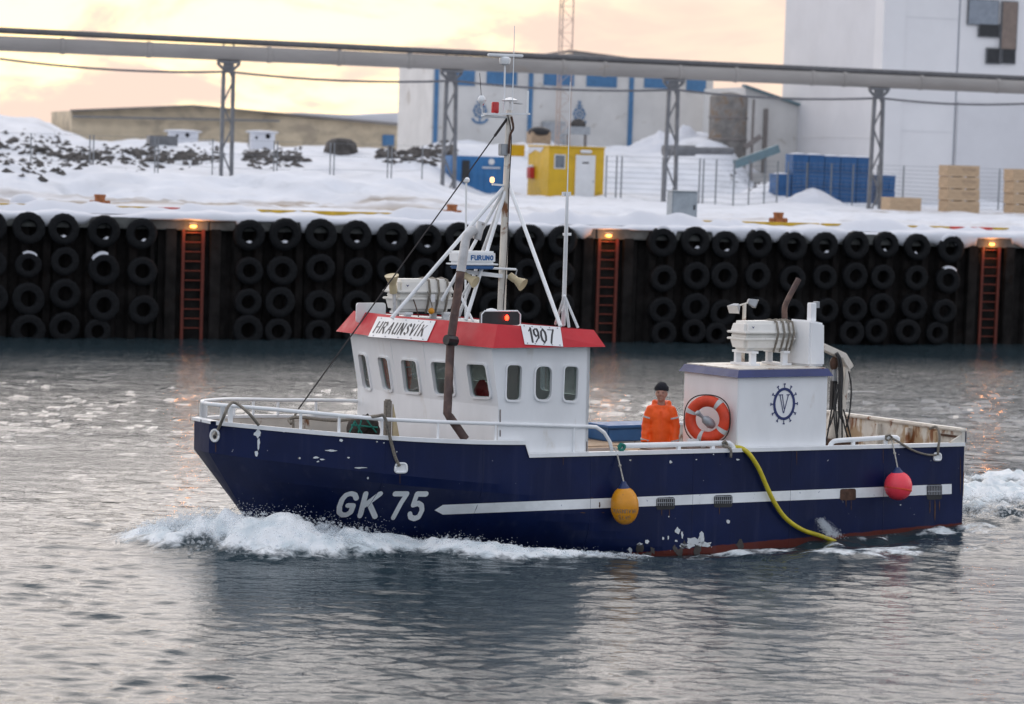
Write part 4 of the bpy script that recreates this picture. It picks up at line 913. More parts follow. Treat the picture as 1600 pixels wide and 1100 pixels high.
# hull paint: navy topsides, red-brown below the boot line, streaks and scuffs
hz0, hz1 = L(977, 866, 1, 2.2), L(1503, 817, 1, 2.2)
def hull_mat():
    m = mat('hull_navy', (.0042, .0108, .052), .38, var=.18, scale=1.3, bump=.35, bscale=2.0, stretch=(1, 1, .6), spec=.22); t = m.node_tree; nd = t.nodes; lk = t.links.new
    b = nd['Principled BSDF']; c = b.inputs['Base Color'].links[0].from_socket
    co = nd.new('ShaderNodeTexCoord'); sp = nd.new('ShaderNodeSeparateXYZ'); lk(co.outputs['Object'], sp.inputs[0])
    sl_ = (hz0.z-hz1.z)/(hz0.x-hz1.x); ic = hz1.z-sl_*hz1.x
    a = nd.new('ShaderNodeMath'); a.operation = 'MULTIPLY_ADD'; lk(sp.outputs[0], a.inputs[0]); a.inputs[1].default_value = -sl_; lk(sp.outputs[2], a.inputs[2])
    nz_ = nd.new('ShaderNodeTexNoise'); lk(co.outputs['Object'], nz_.inputs[0]); nz_.inputs['Scale'].default_value = 6; nz_.inputs['Detail'].default_value = 6
    n2 = nd.new('ShaderNodeMath'); n2.operation = 'MULTIPLY_ADD'; lk(nz_.outputs[0], n2.inputs[0]); n2.inputs[1].default_value = .05; lk(a.outputs[0], n2.inputs[2])
    mr = nd.new('ShaderNodeMapRange'); lk(n2.outputs[0], mr.inputs[0]); mr.inputs[1].default_value = ic+.035; mr.inputs[2].default_value = ic+.02
    mx = nd.new('ShaderNodeMix'); mx.data_type = 'RGBA'; lk(mr.outputs[0], mx.inputs[0]); lk(c, mx.inputs[6]); mx.inputs[7].default_value = (.10, .022, .016, 1)
    # chalky streaks running down
    mp = nd.new('ShaderNodeMapping'); lk(co.outputs['Object'], mp.inputs[0]); mp.inputs['Scale'].default_value = (7, 7, .5)
    ns = nd.new('ShaderNodeTexNoise'); lk(mp.outputs[0], ns.inputs[0]); ns.inputs['Scale'].default_value = 1.2; ns.inputs['Detail'].default_value = 5
    ms_ = nd.new('ShaderNodeMapRange'); lk(ns.outputs[0], ms_.inputs[0]); ms_.inputs[1].default_value = .55; ms_.inputs[2].default_value = .85; ms_.inputs[4].default_value = .22
    m2 = nd.new('ShaderNodeMix'); m2.data_type = 'RGBA'; lk(ms_.outputs[0], m2.inputs[0]); lk(mx.outputs[2], m2.inputs[6]); m2.inputs[7].default_value = (.07, .075, .12, 1)
    # small chips of bare paint
    nc = nd.new('ShaderNodeTexNoise'); lk(co.outputs['Object'], nc.inputs[0]); nc.inputs['Scale'].default_value = 17; nc.inputs['Detail'].default_value = 3
    mc = nd.new('ShaderNodeMapRange'); lk(nc.outputs[0], mc.inputs[0]); mc.inputs[1].default_value = .765; mc.inputs[2].default_value = .78
    m3 = nd.new('ShaderNodeMix'); m3.data_type = 'RGBA'; lk(mc.outputs[0], m3.inputs[0]); lk(m2.outputs[2], m3.inputs[6]); m3.inputs[7].default_value = (.5, .53, .55, 1)
    lk(m3.outputs[2], b.inputs['Base Color']); return m
HM = hull_mat()
ts = sorted(set([i/40*.64 for i in range(41)] + [8.06/LB, 8.13/LB] + [.64+.36*(1-(1-i/46)**1.35) for i in range(47)]))
lev = [('g', .0), ('g', .25), ('g', .5), ('g', .75), ('k', 0.)] + [('k', i/13) for i in range(1, 14)]
def hpt(t, lv):
    x = t*LB
    for _ in range(6):
        z = lerp(gun(x), zk(x) if zk(x) < gun(x)-.05 else gun(x)-.05, lv[1]) if lv[0] == 'g' else lerp(min(zk(x), gun(x)-.05), -.75, lv[1])
        x = t*stemx(z if lv[0] == 'k' else min(z, 1.4))
    y = YH(x, z)
    if z < -.25: y *= 1-.35*((-.25-z)/.5)**2
    return Vector((x, y, z))
h = MB(); P = [[hpt(t, lv) for lv in lev] for t in ts]
h.grid(P); h.grid([[Vector((p.x, -p.y, p.z)) for p in r] for r in P])
h.grid([[Vector((p.x, p.y, p.z)) for p in P[-1]], [Vector((p.x+.012, 0, p.z)) for p in P[-1]], [Vector((p.x, -p.y, p.z)) for p in P[-1]]])   # flat stem plate
h.grid([[Vector((p.x, p.y*(1-2*k/6), p.z)) for p in P[0]] for k in range(7)])                                           # transom
b_ = [P[i][-1] for i in range(len(ts))]; h.grid([[p, Vector((p.x, -p.y, p.z))] for p in b_])
hull = bs(h, 'hull', HM); b = bmesh.new(); b.from_mesh(hull.data); bmesh.ops.remove_doubles(b, verts=b.verts, dist=.002); bmesh.ops.recalc_face_normals(b, faces=b.faces); b.to_mesh(hull.data); b.free(); shade(hull.data, .10)
# bulwark inside, gunwale cap, decks
xs_ = [t*LB for t in ts if t*LB < LB-.06]
def inner(x, z, o=.07): return max(.03, YG(x)-o)
for s in (1, -1):
    m_ = MB(); m_.grid([[(x+.0, s*inner(x, 0), gun(x)-.012), (x, s*inner(x, 0), (.40 if x < 5 else (.85 if x < 7.4 else (1.22 if x < 9.5 else max(1.22, zk(x)+.03)))))] for x in xs_]); bs(m_, 'bulwark_lining', 'white_rust', fix=False)
    m_ = MB(); c = [(x, YG(x), gun(x)) for x in xs_]
    m_.grid([[(x, s*(y+.022), z-.045), (x, s*(y+.022), z+.012), (x, s*max(.01, y-.085), z+.012), (x, s*max(.01, y-.085), z-.03)] for x, y, z in c]); bs(m_, 'gunwale_cap', 'rail', fix=False)
xe = xs_[-1]; ye = YG(xe); m_ = MB(); m_.grid([[(xe-.05, y, 1.3), (xe-.05, y, gun(xe)-.01), (xe-.05, y, gun(xe)+.012), (xe+.075, y, gun(xe)+.012), (xe+.075, y, gun(xe)-.03)] for y in (-ye, 0, ye)]); bs(m_, 'stem_cap', 'rail', fix=False)
m_ = MB(); m_.grid([[(x, y*inner(x, 0), .42+.03*(1-y*y)) for y in (-1, -.5, 0, .5, 1)] for x in xs_ if x < 7.0]); bs(m_, 'deck', 'deck', fix=False)
m_ = MB(); m_.grid([[(x, y*inner(x, 0), 1.27+.02*(x-7.4)) for y in (-1, -.5, 0, .5, 1)] for x in xs_ if x > 7.35]); bs(m_, 'foredeck', 'deck', fix=False)
bs(MB().box((7.36, -1.95, .4), (7.40, 1.95, 1.27)), 'deck_break', 'white')
# raised transom bulwark, rusty inside
zt0, zt1 = 1.255, L(1515, 669, 1, 2.2).z
bs(MB().box((-.02, -2.19, .42), (.055, 2.19, zt1-.06)), 'transom_bulwark', 'stern_rust'); bs(MB().box((-.035, -2.2, zt0+.03), (-.0205, 2.2, zt1-.05)), 'transom_plate', HM)
bs(MB().box((-.05, -2.21, zt1-.06), (.10, 2.21, zt1)), 'transom_rail', 'white_rust', bevel=.02)
for y in (1.62, .9, .1, -.8, -1.6): bs(MB().box((.056, y-.035, .43), (.14, y+.035, zt1-.10)), 'bulwark_stay', 'stern_rust')
a = L(1412, 673, 0, .08); bs(MB().box((.058, 1.70, zt1-.16), (.085, 2.15, zt1-.125)), 'rust_shelf', 'rustm')
for s in (1, -1): bs(MB().box((.058, s*2.19-.035, 1.28), (.34, s*2.19-.0, zt1-.11)) if s < 0 else MB().prism([(.058, 2.16, 1.285), (.30, 2.16, 1.285), (.058, 2.16, zt1-.10)], (0, .03, 0)), 'corner_gusset', 'stern_rust')

# ---- things painted on or let into the hull, laid on the real surface
def hullhit(px, py, off=.0):
    y = 2.0
    for _ in range(60):
        p = L(px, py, 1, y); y = .6*y+.4*(YH(p.x, p.z)+off)
    return L(px, py, 1, y)
def pxpoly(pts, name, m, off=.004, parent=boat, sub=1):
    lp = []
    for i, p in enumerate(pts):
        q_ = pts[(i+1) % len(pts)]
        for k in range(sub): lp.append((lerp(p[0], q_[0], k/sub), lerp(p[1], q_[1], k/sub)))
    P = [hullhit(*p, off) for p in lp]; m_ = MB()
    tr = tessellate_polygon([[Vector((p[0], p[1], 0)) for p in lp]]); m_.add(P, [tuple(t) for t in tr]); return bs(m_, name, m, parent, fix=False)
m_ = MB(); G = []
for i in range(60):
    f = i/59; x = lerp(692, 1487, f); yc = lerp(796.5, 764, f); hw = lerp(7.6, 7.8, f); G.append([hullhit(x, yc-hw, .004), hullhit(x, yc+hw, .004)])
tip = hullhit(679, 797.2, .004); m_.grid(G); m_.add([tip, G[0][0], G[0][1]], [(0, 1, 2)]); bs(m_, 'white_stripe', 'num', fix=False)
GL = {'G': [[(.60,.78),(.50,.95),(.32,1),(.14,.93),(.03,.72),(0,.38),(.05,.12),(.2,0),(.38,.02),(.52,.15),(.55,.45),(.33,.45)]], 'K': [[(0,0),(0,1)], [(.6,1),(.06,.46)], [(.22,.6),(.62,0)]],
      '7': [[(0,1),(.58,1),(.40,.62),(.20,0)]], '5': [[(.56,1),(.12,1),(.06,.55),(.28,.62),(.46,.54),(.54,.34),(.46,.08),(.28,0),(.08,.04),(0,.18)]],
      'H': [[(0,0),(0,1)], [(.6,0),(.6,1)], [(0,.5),(.6,.55)]], 'R': [[(0,0),(0,1)], [(0,1),(.38,1),(.52,.80),(.4,.55),(0,.5)], [(.25,.5),(.62,0)]], 'A': [[(-.02,0),(.34,1)], [(.34,1),(.62,0)], [(.1,.35),(.5,.35)]],
      'U': [[(0,1),(0,.2),(.16,0),(.36,.02),(.56,.2)], [(.56,1),(.56,0)]], 'N': [[(0,0),(0,1)], [(0,1),(.56,0)], [(.56,0),(.56,1)]], 'S': [[(.52,.84),(.34,1),(.12,.92),(.06,.72),(.44,.42),(.50,.2),(.3,0),(.04,.14)]],
      'V': [[(0,1),(.26,0)], [(.26,0),(.58,1)]], 'I': [[(0,0),(0,1)], [(.02,1.16),(.16,1.34)]], 'i': [[(0,0),(0,1)]], '1': [[(.0,.8),(.22,1),(.22,0)]], '9': [[(.5,.72),(.4,.95),(.22,1),(.05,.85),(.05,.6),(.2,.45),(.42,.52),(.5,.72),(.46,.35),(.1,0)]],
      '0': [[(.25,1),(.05,.8),(0,.5),(.05,.2),(.25,0),(.45,.2),(.5,.5),(.45,.8),(.25,1)]], 'F': [[(0,0),(0,1)], [(0,1),(.5,1)], [(0,.52),(.4,.52)]], 'O': [[(.3,1),(.06,.8),(0,.5),(.06,.2),(.3,0),(.54,.2),(.6,.5),(.54,.8),(.3,1)]]}
def text(word, fn, m, name, parent, nib=None, w=.13, gap=.24, slant=.0, step=.0004, wid={}, serif=0):
    x = 0; k = 0; tot = 0
    for ch in word: tot += (wid.get(ch, max([p[0] for s in GL.get(ch, [[(.45, 0)]]) for p in s]))+gap)
    tot -= gap
    for ch in word:
        m_ = MB(); cw = wid.get(ch, max([p[0] for s in GL.get(ch, [[(.45, 0)]]) for p in s]))
        for st in GL.get(ch, []):
            st = [(p[0], p[1]) for p in st]
            segs = [(st[i], st[i+1], w) for i in range(len(st)-1)]
            if serif and ch in 'HRIK1': segs += [((p[0]-.12, p[1]), (p[0]+.12, p[1]), .07) for p in (st[0], st[-1]) if p[1] in (0, 1)]
            for (a, b, ww) in segs:
                A, B = Vector(a), Vector(b); d = (B-A)
                if d.length < 1e-6: continue
                dn = d.normalized(); nv = Vector((-dn.y, dn.x))*ww/2
                if nib is not None: nv = nv*max(.28, abs(nv.normalized().dot(Vector((cos(nib), sin(nib))))))
                n = max(1, int(d.length/.12))
                for i in range(n):
                    a_, b2 = A+d*(i/n), A+d*((i+1)/n); q_ = [a_-nv, b2-nv, b2+nv, a_+nv]
                    m_.add([fn(((x+p.x+slant*p.y)/tot), p.y, step*k) for p in q_], [(0, 1, 2, 3)])
                k = (k+1) % 9
                for c_ in (A, B):
                    r = nv.length; m_.add([fn((x+c_.x+slant*c_.y+r*cos(2*pi*i/8))/tot, c_.y+r*sin(2*pi*i/8), step*k) for i in range(8)], [tuple(range(8))]); k = (k+1) % 9
        x += cw+gap
        if m_.v: bs(m_, name, m, parent, fix=False)
def gk(x0, x1):
    def fn(s, hh, o): X = x0+s*(x1-x0); g_ = (X-521)/152; return hullhit(X+hh*9, lerp(804, 811.5, g_)-hh*lerp(33, 39.5, g_), .005+o)
    return fn
text('GK', gk(527, 586), 'num', 'letter', boat, w=.22, gap=.34); text('75', gk(608, 657), 'num', 'digit', boat, w=.22, gap=.36)
for x in (1.6, 3.4, 5.2, 7.0, 8.8, 10.2):                        # welded plate butts
    bs(MB().tube([(x, YH(x, z)+.0, z) for z in [gun(x)-.05-i*(gun(x)+.3)/14 for i in range(15)]], .0055, 5), 'weld_seam', HM)
for px, y0, y1 in ((781.5, 640, 664), (781.5, 672, 682), (917, 690, 706)): bs(MB().tube([L(px, y0, 1, 2.106), L(px, y1, 1, 2.106)], .007, 5), 'rust_run', 'rustm')
# bare patches, scrapes, rust
rp = random.Random(3)
def patch(px, py, rx, ry, name='bare_patch', m='flake', n=11, rough=.45):
    pxpoly([(px+rx*cos(2*pi*i/n)*(1+rp.uniform(-rough, rough)), py+ry*sin(2*pi*i/n)*(1+rp.uniform(-rough, rough))) for i in range(n)], name, m, .0055)
for q_ in [(403,678,5,6),(404,692,2,9),(401,708,2.5,4),(444,674,3,1.5),(508,676,6,2.5),(487,672,3,1),(533,688,3,2.5),(517,704,8,1.6),(494,715,4,1.6),(497,721,2,1),(545,715,2,1.2),(562,731,10,1.2),(575,747,1.8,1.8),(589,690,1.2,1.2),(600,692,1,1),(468,716,2,1.4),(503,718,4,1),(620,706,1,1),
           (985,860,3,5),(1000,850,4,1.8),(1011,846,3,3),(1036,841,1.6,2.5),(1044,840,1.2,3),(1059,830,3.5,5),(1066,836,1.8,6),(1057,845,2,1.6),(1097,840,5.5,10),(1081,846,11,8),(1101,851,11,5),(1078,853,8,4),(1068,852,5,4),(1138,815,2.4,3.2),(1048,722,2.6,2.4),(985,719,1.4,1.2),(1088,718,1.2,1),(1153,718,2.2,1.3),(1115,710,1.2,1),(1045,807,1,1.2),(1407,789,1.4,1)]: patch(*q_)
for q_ in [(1000,857,5,8),(1012,866,6,4),(1020,860,4,5),(1062,862,8,6),(1070,852,5,6),(1090,860,7,8),(1156,853,5,8),(1055,858,3,5)]: patch(*q_, name='mussel_cluster', m='rock', rough=.5)
for q_ in [(937,789,1.4,3.5),(925,778,1.5,1),(911,801,4,.8),(942,801,2,.7)]: patch(*q_, name='rust_spot', m='rustm')
for x, y, w_, h_ in [(1453, 792, .8, 10), (1461, 796, 1.2, 15), (1468, 790, .8, 9), (1034, 800, .6, 6), (1046, 801, .5, 8), (1124, 797, .6, 7), (1322, 785, .8, 8), (1330, 788, .5, 10), (625, 748, .6, 9), (1501, 740, .7, 26), (337, 700, .7, 9), (880, 720, .5, 8), (1245, 713, .5, 12), (1380, 709, .6, 13)]: patch(x, y, w_, h_, name='rust_streak', m='rustm', rough=.35)
# scupper ports on the stripe, with bars
for i, (x, y, kind) in enumerate([(1040, 787, 'g'), (1130, 783.5, 'g'), (1325, 773, 'r'), (1460, 769, 'g')]):
    w, hh = (14.5, 9.5) if kind == 'g' else (12.5, 9)
    if i == 3: w, hh = 12, 12
    o = pxpoly(rrect([(x-w, y-hh), (x+w, y-hh-.8), (x+w, y+hh-.8), (x-w, y+hh)], 4, 3), 'scupper', 'rustm' if kind == 'r' else 'dark', .007)
    if kind == 'g':
        for k in range(9): xx = x-w+2+k*(2*w-4)/8; bs(MB().tube([hullhit(xx, y-hh+1, .016), hullhit(xx, y+hh*.35, .016)], .007, 5), 'bar', 'steelgrey', o)
        for yy in (y-hh+2, y-1): bs(MB().tube([hullhit(x-w+1, yy, .02), hullhit(x+w-1, yy-.6, .02)], .007, 5), 'bar', 'steelgrey', o)
# fairleads
def ring_on(pts_px, rad, m, off, nm='fairlead'):
    P = [hullhit(*p, off) for p in pts_px]; P.append(P[0]); return bs(MB().tube(P, rad, 6), nm, m, smooth=True)
for pts, inner_m in (([(335.5+6.5*cos(a), 680.5+9*sin(a)) for a in [2*pi*i/14 for i in range(14)]], 'white_rust'), (rrect([(619, 724), (635, 724), (636, 738), (617, 738)], 5, 4), 'white'), (rrect([(1460, 708), (1470, 709), (1470, 719), (1459, 719)], 3, 3), 'white')):
    ring_on(pts, .018, 'rail', .008); pxpoly(pts, 'fairlead_throat', inner_m, .004)
pxpoly([(335.5+3*cos(2*pi*i/8), 682+4*sin(2*pi*i/8)) for i in range(8)], 'fairlead_hole', 'dark', .009)

# ---- rails
def railhit(px, py, o=.09):
    y = 2.0
    for _ in range(40): p = L(px, py, 1, y); y = .6*y+.4*(YG(min(p.x, LB-.1))-o)
    return L(px, py, 1, y)
rz = [(p.x, p.z) for p in (railhit(360, 634), railhit(433, 640), railhit(530, 649), railhit(598, 655), railhit(684, 659), railhit(775, 662), railhit(905, 666.5))]
def zr(x):
    if x >= rz[0][0]: return rz[0][1]+.015*(x-rz[0][0])
    for a, b in zip(rz[:-1], rz[1:]):
        if b[0] <= x <= a[0]: return lerp(b[1], a[1], (x-b[0])/(a[0]-b[0]))
    return rz[-1][1]
for s in (1, -1):
    xr = [7.05+i*(LB-.15-7.05)/60 for i in range(61)]; pts = [(x, s*(YG(x)-.09), zr(x)) for x in xr]
    e = L(958, 690, 1, 2.1) if s > 0 else None
    x0 = pts[0][0]; z0 = pts[0][2]
    pre = [(x0-.46, s*2.11, gun(6.6)+.02), (x0-.42, s*2.11, gun(6.6)+.15), (x0-.32, s*2.11, z0-.10), (x0-.18, s*2.11, z0-.015)]
    bs(MB().tube(pre+pts+[(LB-.06, s*.12, zr(12.2)), (LB-.05, 0, zr(12.2))], .028, 8), 'rail', 'rail', smooth=True)
    for px in (311, 332, 360, 470, 530, 597, 684, 774, 897):
        x = railhit(px, 660 if px > 600 else 645).x; x = min(LB-.16, x); y = s*(YG(x)-.09); wdt = .07 if px < 400 else .035
        bs(MB().beam((x, y, gun(x)), (x, y, zr(x)-.02), .05 if px < 400 else .03, wdt, (0, 1, 0)), 'stanchion', 'rail')
def pipe(name, pts, r, m='rail', n=8, parent=boat, sm=6, caps=True): return bs(MB().tube(smoothpath(pts, sm) if sm else pts, r, n, caps), name, m, parent, smooth=.9)
pipe('rail', [L(972, 703, 1, 2.12), L(970, 698, 1, 2.12), L(976, 696.5, 1, 2.12), L(1040, 695, 1, 2.12), L(1128, 692.5, 1, 2.12), L(1141, 694, 1, 2.12), L(1149, 704, 1, 2.12)], .04)
for x in (1060, 1113): a = L(x, 696, 1, 2.12); bs(MB().beam((a.x, 2.12, gun(a.x)), a, .06, .05), 'stanchion', 'rail')
pipe('rail', [L(1296, 700, 1, 2.12), L(1300, 692, 1, 2.12), L(1309, 688.5, 1, 2.12), L(1350, 686, 1, 2.12), L(1398, 683.5, 1, 2.12), L(1402, 690, 1, 2.12)], .038)
for x in (1333, 1384): a = L(x, 686, 1, 2.12); bs(MB().beam((a.x, 2.12, gun(a.x)), a, .05, .05), 'stanchion', 'rail')

# ---- wheelhouse
ZB, ZM, ZT = 1.30, 2.03, 2.90
lo = [(7.0, 2.1), (8.52, 2.1), (8.78, .5), (8.80, -.5), (8.68, -2.1), (7.0, -2.1)]; hi = [(7.0, 2.1), (8.63, 2.1), (8.92, .5), (8.95, -.5), (8.84, -2.1), (7.0, -2.1)]
wh = bs(MB().box((7.06, -2.05, 1.02), (8.45, 2.05, 1.06)), 'wheelhouse_floor', 'deck')
class Fac:
    def __init__(s, p0, p1, p2, p3):                                # outward-facing quad, corners counter-clockwise from outside
        s.o = Vector(p0); s.e = (Vector(p1)-s.o).normalized(); n = s.e.cross(Vector(p3)-s.o).normalized(); s.n = n; s.f = n.cross(s.e)
        s.q = [s.to2(Vector(p)) for p in (p0, p1, p2, p3)]
    def to2(s, p): d = p-s.o; return (d.dot(s.e), d.dot(s.f))
    def fn(s, u, v, w): return s.o+s.e*u+s.f*v+s.n*w
    def px(s, x, y): return s.to2(Lp(x, y, s.o, s.n))
def z2(p, z): return (p[0], p[1], z)
facs = []
for i in range(6):
    j = (i+1) % 6                                                  # going A->B->.. from aft-port forward: outward needs reversed order
    facs.append((Fac(z2(lo[j], ZB), z2(lo[i], ZB), z2(lo[i], ZM), z2(lo[j], ZM)), Fac(z2(lo[j], ZM), z2(lo[i], ZM), z2(hi[i], ZT), z2(hi[j], ZT))))
def zpx(z): return [(500+x*.3, 430+y*.3) for x, y in z]
WIN = {0: [zpx([(972,468),(1048,470),(1042,650),(967,648)]), zpx([(1122,474),(1205,477),(1199,649),(1117,646)]), zpx([(1272,474),(1342,477),(1335,655),(1265,650)])],
       1: [zpx([(582,450),(690,456),(706,622),(605,617)]), zpx([(768,462),(865,466),(892,636),(792,632)])],
       2: [zpx([(428,440),(505,447),(527,613),(447,606)])],
       3: [zpx([(205,410),(243,417),(272,596),(232,582)]), zpx([(306,425),(356,433),(380,602),(336,591)])]}
T = .05
whr = bs(MB().box((7.1, -1.95, 1.061), (7.14, -1.2, 1.9)), 'wheelhouse_cupboard', 'white')
for i, (fl, fu) in enumerate(facs):
    m_ = MB().plate(fl.q, [], lambda u, v, w, f=fl: f.fn(u, v, w-T), T); bs(m_, 'wheelhouse_lower_wall', 'white')
    holes = []
    if i in WIN: holes = [rrect([fu.px(*p) for p in w], .07 if not (i == 0 and k == 1) else .11, 5) for k, w in enumerate(WIN[i])]
    elif i == 4:
        holes = [rrect([(fu.q[1][0]-a-.68, .10), (fu.q[1][0]-a, .10), (fu.q[1][0]-a, .76), (fu.q[1][0]-a-.68, .76)], .07, 5) for a in (.08, .92)]
    else: holes = [rrect([(c-.4, .12), (c+.4, .12), (c+.4, .72), (c-.4, .72)], .07, 5) for c in (.75, 2.1, 3.45)]; holes = [[(c2+(p[0]-c2)*1.45, p[1]) for p in h_] for h_, c2 in zip(holes, (.75, 2.1, 3.45))]  # unseen aft openings, widened to let more light into the wheelhouse
    wl = bs(MB().plate(fu.q, holes, lambda u, v, w, f=fu: f.fn(u, v, w-T), T), 'wheelhouse_wall', 'white')
    for hl in holes:
        c = Vector((sum(p[0] for p in hl)/len(hl), sum(p[1] for p in hl)/len(hl)))
        def ex(d): return [tuple(Vector(p)+(Vector(p)-c).normalized()*d) for p in hl]
        wn_ = bs(MB().plate(ex(.032), [ex(.002)[::-1]], lambda u, v, w, f=fu: f.fn(u, v, w+.001), .028), 'window_frame', 'white', wl)
        bs(MB().plate(ex(.004), [], lambda u, v, w, f=fu: f.fn(u, v, w-.03), .006), 'window_pane', 'glass', wl)
vb = [(6.84, 2.27), (8.72, 2.27), (9.02, .55), (9.08, -.55), (8.99, -2.27), (6.84, -2.27)]; vt = [(6.92, 2.06), (8.54, 2.06), (8.82, .50), (8.87, -.50), (8.79, -2.06), (6.92, -2.06)]
zv = lambda x: lerp(3.12, 3.215, cl((x-6.9)/1.7))
m_ = MB(); n = 6; m_.add([(x, y, 2.885) for x, y in vb]+[(x, y, zv(x)) for x, y in vt], [(i, (i+1) % n, n+(i+1) % n, n+i) for i in range(n)]); roof = bs(m_, 'roof_visor', 'red')
m_ = MB(); m_.add([(x, y, 2.883) for x, y in vb], [tuple(range(6))]); bs(m_, 'soffit', 'white', fix=False)
m_ = MB(); m_.add([(x, y, zv(x)-.02) for x, y in vt], [tuple(range(6))]); bs(m_, 'roof_deck', 'steelgrey', fix=False)
VF_ = [Fac(z2(vb[(i+1) % 6], 2.885), z2(vb[i], 2.885), (*vt[i], zv(vt[i][0])), (*vt[(i+1) % 6], zv(vt[(i+1) % 6][0]))) for i in range(6)]
def visor(px, py, off):
    d = BI.to_3x3() @ ray(px, py); c = BI @ CAM; tb = -1
    for f in VF_:
        k = d.dot(f.n)
        if k < -1e-4: tb = max(tb, (f.o+f.n*off-c).dot(f.n)/k)
    return c+d*tb
def bil(qd_, s, h_):                                               # quad TL, TR, BR, BL
    tl, tr, br, bl = [Vector(p) for p in qd_]; return tl.lerp(tr, s)*h_+bl.lerp(br, s)*(1-h_)
def sign(qd_, word, nm, margin, slant, nib, w, gap, top=.78, bot=.2, serif=1):
    m_ = MB(); G1 = [[visor(*bil(qd_, i/24, 1-j/4), .012) for j in range(5)] for i in range(25)]; m_.grid(G1); G0 = [[visor(*bil(qd_, i/24, 1-j/4), .002) for j in range(5)] for i in range(25)]
    m_.grid(G0); m_.grid([[G0[i][0], G1[i][0]] for i in range(25)]); m_.grid([[G0[i][4], G1[i][4]] for i in range(25)]); m_.grid([[G0[0][j], G1[0][j]] for j in range(5)]); m_.grid([[G0[24][j], G1[24][j]] for j in range(5)])
    sg = bs(m_, nm, 'sign')
    text(word, lambda s, hh, o: visor(*bil(qd_, margin[0]+s*(margin[1]-margin[0]), bot+hh*(top-bot)), .0135+o), 'ink', 'letter', sg, nib=nib, w=w, gap=gap, slant=slant, serif=serif, step=.0003)
    for f in (.08, .28, .5, .72, .92):
        for h_ in (.07, .93): bs(MB().ball(visor(*bil(qd_, f, h_), .014), .011, 6, 4), 'screw', 'steelgrey', sg)
sign([(590, 494.5), (681, 501.3), (667, 532.8), (575, 526)], 'HRAUNSVIK', 'name_board', (.05, .87), .24, .5, .24, .40, .74, .24)
sign([(813.5, 506.5), (875.6, 511), (880, 541.6), (820, 538)], '1907', 'number_board', (.17, .80), 0, .25, .22, .26, .82, .16)
# inside: console, seat
cons = bs(MB().box((8.52, -1.9, 1.06), (8.60, .6, 1.6)), 'console', 'black', bevel=.03)
bs(MB().box((7.08, -.4, 1.061), (7.12, .5, 2.85)), 'inner_partition', 'grp')

# ---- roof gear: mast and stays
R0_ = 3.17
mtop, mbase = L(795.5, 172, 1, 0), Vector((7.31, 0, 3.12))
mast = bs(MB().tube([mbase, mbase.lerp(mtop, .35), mtop], [.066, .062, .040], 12), 'mast', 'white_rust', smooth=.9)
hd = L(794, 285, 1, 0)
legs = [(L(612, 497, 2, 3.19)), L(728, 500, 2, 3.18), L(876, 510, 2, 3.15)]
for i, p in enumerate(legs): bs(MB().tube([p, hd], .030, 8), 'mast_stay', 'rail', smooth=.9)
bs(MB().tube([Vector((7.0, -1.9, 3.14)), hd], .028, 8), 'mast_stay', 'rail', smooth=.9); bs(MB().tube([L(690, 470, 1, -.5), L(722, 415, 1, -.3), hd], .026, 8), 'mast_stay', 'rail', smooth=.9)
bs(MB().tube([Vector((7.55, -1.2, 3.15)), L(735, 440, 1, -.6)], .02, 6), 'roof_strut', 'rail'); bs(MB().tube([Vector((7.85, .1, 3.15)), L(716, 455, 1, -.3)], .02, 6), 'roof_strut', 'rail')
yc = lambda px, py, y=0: L(px, py, 1, y)
bs(MB().beam(yc(757, 178), yc(826, 178), .10, .03), 'mast_platform', 'rail'); bs(MB().tube([yc(752, 181, .0), yc(800, 184, .0)], .016, 6), 'mast_platform_bar', 'rail')
lm = bs(MB().lathe([(.055, 0), (.06, .02), (.06, .15), (.05, .17)], yc(773.5, 177), n=12), 'red_lantern', 'redglass', smooth=.6)
bs(MB().lathe([(.12, 0), (.13, .012), (.06, .04), (.02, .055)], yc(797, 158), n=18), 'satellite_dome', 'rail', smooth=.7); bs(MB().tube([yc(797, 159), yc(797, 176)], .014, 6), 'dome_stem', 'rail'); bs(MB().beam(yc(803, 161), yc(814, 162.5), .10, .012), 'dome_plate', 'greypipe')
rp_ = yc(789, 95); bs(MB().tube([yc(787.5, 172), yc(789, 100)], .016, 6), 'scanner_pole', 'rail')
rd = bs(MB().lathe([(.03, -.07), (.075, -.05), (.09, 0), (.085, .04), (.05, .06)], rp_, n=14), 'scanner_pedestal', 'rail', smooth=.7); bs(MB().beam(yc(762.5, 85.5), yc(816.5, 87.5), .08, .045), 'scanner_bar', 'rail', bevel=.012)
bs(MB().tube([yc(800.5, 172, .1), yc(804, 40, .1)], [.010, .006], 6), 'whip_antenna', 'rail'); bs(MB().beam(yc(824, 178, .05), yc(825, 142, .05), .014, .03), 'flat_antenna', 'rail')
bs(MB().lathe([(.012, -.13), (.02, -.06), (.055, -.02), (.06, .0), (.058, .04), (.03, .075)], yc(752.5, 157), n=12), 'gps_dome', 'rail', smooth=.7); bs(MB().lathe([(.012, 0), (.03, .06), (.058, .075)], yc(754, 165), n=10), 'gps_collar', 'redglass', smooth=.7); bs(MB().tube([yc(752, 150), yc(749.5, 114)], .005, 5), 'whip_antenna', 'wire'); bs(MB().tube([yc(753, 166), yc(753.5, 181)], .008, 5), 'gps_stem', 'rail')
bs(MB().box(*(lambda c: (c-Vector((.06, .05, .09)), c+Vector((.06, .05, .09))))(yc(786, 234))), 'junction_box', 'steelgrey', bevel=.01)
